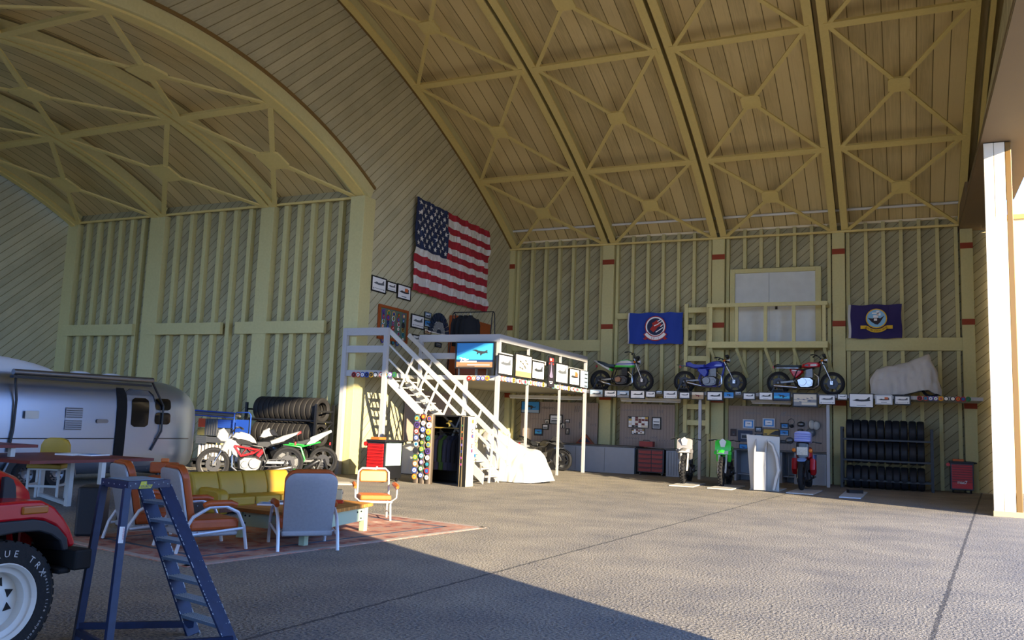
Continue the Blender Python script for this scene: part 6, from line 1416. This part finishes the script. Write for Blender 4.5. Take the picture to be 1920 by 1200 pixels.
# tool chests
def chest(label, x, y, rz, w, d, h, plate, red):
    t = thing('tool_chest', label, 'tool chest', (x, y, 0), rz)
    m = MB(); m.box((0, 0, .1), (w, d, h)); m.build('body', M_dmetal, t, bevel=.01)
    m = MB(); m.box((-.02, -.02, h), (w+.02, d+.02, h+.06)); m.build('top_tray', M_black, t, bevel=.01)
    n = 8
    zs = [.14]+[.14+(h-.18)*(.3+.7*k/(n-1)) for k in range(n)]
    for k in range(n):
        z0, z1 = zs[k], zs[k+1]; m = MB(); m.box((.04, -.025, z0+.006), (w-.04, 0, z1-.006)); dd = m.build('drawer', red, t, bevel=.004)
        m = MB(); m.box((.06, -.033, z1-.03), (w-.06, -.025, z1-.018)); m.build('pull', mat('pull_dark_red', '6e1418', .4), dd)
    m = MB(); m.text('mac7', (w*.5, -.03, zs[0]+(zs[1]-zs[0])*.72), (1, 0, 0), (0, 0, 1), w*.2, bold=.004, d=.003); m.build('lettering', M_paper, t)
    m = MB(); m.cyl((-.06, -.01, h-.06), (-.06, .25, h-.06), .06, n=12); m.build('side_roll', red, t, smooth='auto')
    m = MB(); m.tube([(w+.02, .05, h+.0), (w+.09, .05, h+.02), (w+.09, d-.05, h+.02), (w+.02, d-.05, h)], .018); m.build('push_handle', M_black, t)
    for cx in (.08, w-.08):
        for cy in (.1, d-.1): m = MB(); m.cyl((cx-.02, cy, .05), (cx+.02, cy, .05), .05); m.build('castor', M_dmetal, t)
    m = MB(); m.box((.08, .05, h+.06), (w*.6, .35, h+.13)); m.build('orange_tool_case', mat('case_orange', 'd86a2a', .5), t, bevel=.01)
    if plate: m = MB(); m.box((w+.002, .05, h*.42), (w+.02, d-.08, h-.02)); m.build('pale_green_sheet', mat('pale_green', 'bfe0cc', .5), t)
    return t
M_cr = mat('chest_red', 'c81c1c', .4)
chest('sunlit red tool chest with a pale green side sheet behind the orange chair', -13.36, 19.75, rad(-5), .62, .78, 1.07, True, M_cr)
chest('red tool chest against the wall at the far right by the last pilaster', 1.3, 31.95, rad(0), .68, .55, .97, False, M_cr)
# open wardrobe
t = thing('open_wardrobe', 'dark open metal wardrobe plastered with round patches on its doors', 'wardrobe', (-11.6, 20.3, 0)); H_ = 1.87
M_wm = mat('brown_metal', '5d5246', .4, .4, noise=.2, nscale=6); M_dk = mat('wardrobe_dark', '16140f', .6)
m = MB(); m.box((-.6, 1.3, 0), (.5, 1.34, H_)); m.box((-.6, .62, 0), (-.56, 1.3, H_)); m.box((.46, .62, 0), (.5, 1.3, H_)); m.box((-.56, .62, H_-.04), (.46, 1.3, H_)); m.box((-.56, .62, 0), (.46, 1.3, .03)); m.box((.46, .56, 0), (.9, .62, H_)); m.box((-.6, .2, 0), (-.56, .62, H_)); m.build('body', M_dk, t)
m = MB(); m.box((-.56, .66, 1.5), (.46, 1.28, 1.53)); m.build('shelf', mat('shelf_gold', '8a7434', .5), t)
m = MB(); m.cyl((-.56, .95, 1.38), (.46, .95, 1.38), .012); m.build('hanging_rail', M_chrome, t)
m = MB(); m.tube([(.02, .8, 1.53), (.03, .8, 1.6), (-.02, .8, 1.66)], .03); m.ball((.05, .8, 1.7), (.09, .06, .03), 10, 6); m.ball((-.04, .8, 1.64), (.05, .04, .02), 8, 6); m.build('gold_trophy', mat('trophy_gold', '8f8040', .4, .6), t, smooth='auto')
for k, x0 in enumerate((-.64, -.45, -.26)):
    m = MB(); m.lathe([(.1, 0), (.1, H_)], (x0+.09, .12, 0), 'z', 12, rad(180), rad(360)); m.box((x0, .1, 0), (x0+.185, .16, H_)); p = m.build('left_door_slat', M_wm, t, smooth='auto')
R5 = random.Random(21)
for c_, x in enumerate((-.55, -.36, -.17)):
    for r in range(10):
        patch(t, (x+R5.uniform(-.01, .01), .012-.008, 1.75-r*.175+(.05 if c_ == 1 else 0)), (1, 0, 0), (0, 0, 1), (0, -1, 0), R5.uniform(.058, .085), R5.randrange(9), R5.choice([3, 3, 1, 2, 6, 4]))
m = MB(); m.box((.86, -.06, 0), (1.06, .36, H_-.02)); rd = m.build('right_door', mat('door_cream_side', 'bdb5a0', .5), t, bevel=.005)
m = MB(); m.box((.855, -.075, 0), (1.05, -.055, H_-.03)); m.build('door_lining', M_dk, t)
m = MB(); m.box((.93, -.085, 0), (.945, -.07, H_-.05)); m.box((.86, -.085, 0), (.87, -.07, H_-.05)); m.build('door_strip', mat('strip_tan', '8a7a5a', .5), t)
for k in range(8):
    patch(t, (1.064, .1+.2*(k % 3 == 1)+.1, 1.72-k*.13), (0, 1, 0), (0, 0, 1), (1, 0, 0), .05, [2, 6, 6, 0, 0, 0, 1, 1][k], [5, 3, 3, 1, 3, 3, 0, 4][k])
for k in range(7): patch(t, (.9, -.078, 1.6-k*.17), (1, 0, 0), (0, 0, 1), (0, -1, 0), .035, [6, 8, 0, 7, 1, 0, 7][k], [8, 0, 6, 1, 6, 7, 0][k])
cl = [('pale_olive', '7d7a5a'), ('dull_violet', '5a5266'), ('army_green', '4e6b32'), ('slate', '3e3e4e'), ('ink_blue', '2a2c3e'), ('near_black', '1a1a20')]
for k, (nm, c) in enumerate(cl):
    garment('hanging_shirt', ['pale olive shirt with a red patch, leftmost in the wardrobe', 'dull violet grey shirt, second in the wardrobe', 'army green shirt, the brightest in the wardrobe', 'slate grey shirt right of the green one in the wardrobe', 'dark ink blue shirt near the right of the wardrobe', 'near black shirt, rightmost in the wardrobe'][k], mat('cloth_'+nm, c, .9), (onY(818+k*8.3, 830, 21.25).x, 21.25, 1.37), rad(75), .95, .4, 'shirts in the open wardrobe')
# ------------------------------------------------------------------ tyres
def tyre_mesh(R, w):
    m = MB(); m.lathe([(R*.62, -w*.32), (R*.72, -w*.46), (R*.9, -w*.5), (R*.98, -w*.4), (R, -w*.2), (R, w*.2), (R*.98, w*.4), (R*.9, w*.5), (R*.72, w*.46), (R*.62, w*.32), (R*.66, 0), (R*.62, -w*.32)], (0, 0, 0), 'x', 36)
    t = m
    for k in range(3): m.lathe([(R+.001, w*(-.18+.18*k)-.006), (R+.004, w*(-.18+.18*k)-.006), (R+.004, w*(-.18+.18*k)+.006), (R+.001, w*(-.18+.18*k)+.006)], (0, 0, 0), 'x', 36)
    return m
base = tyre_mesh(.375, .22).build('aircraft_tyre', mat('dark_tyre', '1c1f26', .6), smooth='auto'); first = True
rows = (('top', 1.91), ('middle', 1.215), ('bottom', .475)); pxs = [1594, 1608, 1622, 1636.5, 1652, 1666.8, 1680.6, 1695.4, 1711.6, 1726.8]
ordn = ['first', 'second', 'third', 'fourth', 'fifth', 'sixth', 'seventh', 'eighth', 'ninth', 'last']
for rn, z in rows:
    for i, px in enumerate(pxs):
        x = onY(px, 850, 31.55).x; o = base if first else dup(base); first = False
        o.location = (x, 31.55, z-.095 if rn == 'bottom' else z); tag(o, 'black tyre in the %s row of the right wall rack, %s from the left' % (rn, ordn[i]), 'tyre', 'tyres in the upright rack')
t = thing('tyre_rack', 'tall black rack holding three rows of upright tyres by the right wall', 'tyre rack', (-.6, 31.3, 0))
for x in (-1.39, 1.36):
    for y in (-.12, .6): m = MB(); m.box((x-.04, y-.03, 0), (x+.04, y+.03, 2.03)); m.build('upright', M_black, t)
    m = MB(); m.box((x-.03, -.1, .1), (x+.03, .6, .15)); m.box((x-.03, -.1, 1.9), (x+.03, .6, 1.95)); m.build('side_bar', M_black, t)
for z in (1.62, .93, .28):
    for y in (-.08, .5): m = MB(); m.box((-1.39, y-.025, z-.03), (1.36, y+.025, z+.03)); m.build('shelf_bar', M_black, t)
# rack of big tyres in the rear hall
base = tyre_mesh(.37, .19).build('car_tyre', mat('brown_black_tyre', '211f1e', .7), smooth='auto'); first = True
XL0, XR0 = -18.0, -15.95
for rn, z, n in (('upper', 1.88, 12), ('lower', 1.16, 12), ('floor', .42, 12)):
    for i in range(n):
        o = base if first else dup(base); first = False; o.location = (XR0-i*.2, 21.02, z)
        tag(o, 'black tyre in the %s row behind the white motorcycle, %s from the right' % (rn, (ordn[:9]+['tenth', 'eleventh', 'twelfth'])[i]), 'tyre', 'tyres in the rear hall rack')
t = thing('tyre_rack', 'black steel rack holding rows of tyres behind the white motorcycle', 'tyre rack', (-17.05, 21.0, 0))
for x in (-1.35, 1.28):
    for y in (-.42, .4): m = MB(); m.box((x-.04, y-.03, 0), (x+.04, y+.03, 2.05)); m.build('upright', M_dmetal, t)
    m = MB(); m.box((x-.025, -.42, 1.82), (x+.025, .4, 1.87)); m.box((x-.025, -.42, 1.5), (x+.025, .4, 1.55)); m.bar((x, -.4, 1.0), (x, .4, 1.52), .04, .04); m.build('side_brace', M_dmetal, t)
for z in (1.56, .84, .1):
    for y in (-.3, .3): m = MB(); m.box((-1.35, y-.025, z-.025), (1.28, y+.025, z+.025)); m.build('shelf_bar', M_dmetal, t)
# blue tube trolley with crates behind the trailer end
M_bt2 = mat('blue_tube', '2247a0', .4)
ZY = 19.9
def oz(px, py): return onY(px, py, ZY)
a, b = oz(365, 770), oz(440, 776); c = oz(471, 775); t = thing('blue_trolley', 'blue tube frame trolley behind the trailer end, loaded with crates', 'trolley', (a.x-.3, ZY, 0)); OTt = Vector((a.x-.3, ZY, 0))
def tb_(m, name, mt):
    for v in m.v: v -= OTt
    return m.build(name, mt, t, smooth='auto')
m = MB(); m.tube([(a.x-.3, ZY, a.z+.02), (b.x, ZY, b.z+.02)], .022); m.tube([(a.x-.3, ZY, a.z-.12), (b.x, ZY, b.z-.12)], .02); m.tube([(b.x, ZY, .9), (b.x, ZY, b.z), (b.x+.08, ZY, b.z+.04), (c.x-.08, ZY, c.z+.02), (c.x, ZY, c.z-.06), (c.x, ZY, .3)], .02); m.tube([(a.x-.3, ZY, a.z), (a.x-.3, ZY, .3)], .022); tb_(m, 'frame', M_bt2)
m = MB(); m.box((b.x+.05, ZY+.02, 1.0), (c.x-.1, ZY+.05, c.z-.2)); tb_(m, 'blue_panel', M_bt2)
m = MB(); m.box((a.x-.3, ZY+.05, .22), (c.x, ZY+.7, .27)); tb_(m, 'base', M_dmetal)
for x in (a.x-.1, c.x-.1): m = MB(); m.cyl((x, ZY+.2, .1), (x+.05, ZY+.2, .1), .1, n=16); m.cyl((x, ZY+.6, .1), (x+.05, ZY+.6, .1), .1, n=16); m.box((x, ZY+.15, .1), (x+.05, ZY+.65, .24)); tb_(m, 'wheel', M_rubber)
m = MB(); m.cyl((a.x-.25, ZY+.1, a.z-.05), (oz(446, 778).x, ZY+.1, b.z-.05), .05, n=12); tb_(m, 'rolled_mat', mat('mat_grey', '6a645c', .7))
def crate(label, p0, p1, yo, mt, z0=None, dep=.4):
    a, b = oz(*p0), oz(*p1); tt = thing('crate', label, 'crate', (a.x, ZY+yo, b.z), 0, 'crates on the blue trolley'); w, h = b.x-a.x, a.z-b.z
    m = MB(); m.box((0, 0, 0), (w, dep, .02)); m.box((0, 0, .02), (w, .02, h)); m.box((0, dep-.02, .02), (w, dep, h)); m.box((0, .02, .02), (.02, dep-.02, h)); m.box((w-.02, .02, .02), (w, dep-.02, h)); m.build('body', mt, tt, bevel=.004)
    m = MB()
    for k in range(1, 4): m.box((-.005, -.008, h*k/4), (w+.005, 0, h*k/4+.015))
    m.build('ribs', mt, tt)
crate('orange plastic crate on the left of the blue trolley', (368, 784), (382, 801), .1, mat('crate_orange', 'c2451c', .5))
crate('blue plastic crate in the middle of the blue trolley', (403, 786), (431, 803), .1, mat('crate_blue', '24479a', .5))
crate('olive brown crate below the orange crate', (366, 801.5), (382, 816), .1, mat('crate_olive', '5c5834', .6))
crate('small grey crate below the blue crate', (405, 803.5), (432, 818), .1, mat('crate_grey', '55585c', .6))
crate('dark ribbed crate at the bottom left of the trolley', (363, 816.5), (381, 832), .1, mat('crate_slate', '3f444c', .6))
crate('wide dark grey crate at the bottom right of the trolley', (382, 818.5), (431, 832), .1, mat('crate_dark', '4a4d52', .6))
a, b = oz(382, 785), oz(402, 817); t2 = thing('ribbed_box', 'tall grey ribbed box between the orange and blue crates', 'box', (a.x, ZY+.08, b.z)); m = MB(); m.box((0, 0, 0), (b.x-a.x, .4, a.z-b.z)); m.build('body', mat('crate_dark', '4a4d52', .6), t2)
m = MB()
for k in range(5): m.box(((b.x-a.x)*(.1+.2*k), -.015, .02), ((b.x-a.x)*(.16+.2*k), 0, a.z-b.z-.02))
m.build('ribs', M_alu, t2)
a, b = oz(364, 832), oz(432, 872)
base = None
for k in range(12):
    x = a.x+.0+(b.x-a.x)*k/11
    if base is None: m = MB(); m.cyl((0, 0, .27), (0, 0, a.z), .055, n=12); base = m.build('pipe', mat('pale_pipe', 'bdb6ae', .5), smooth='auto'); o = base
    else: o = dup(base)
    o.location = (x, ZY+.25, 0); tag(o, 'pale upright pipe standing in the blue trolley below the crates', 'pipe', 'pale pipes in the blue trolley')
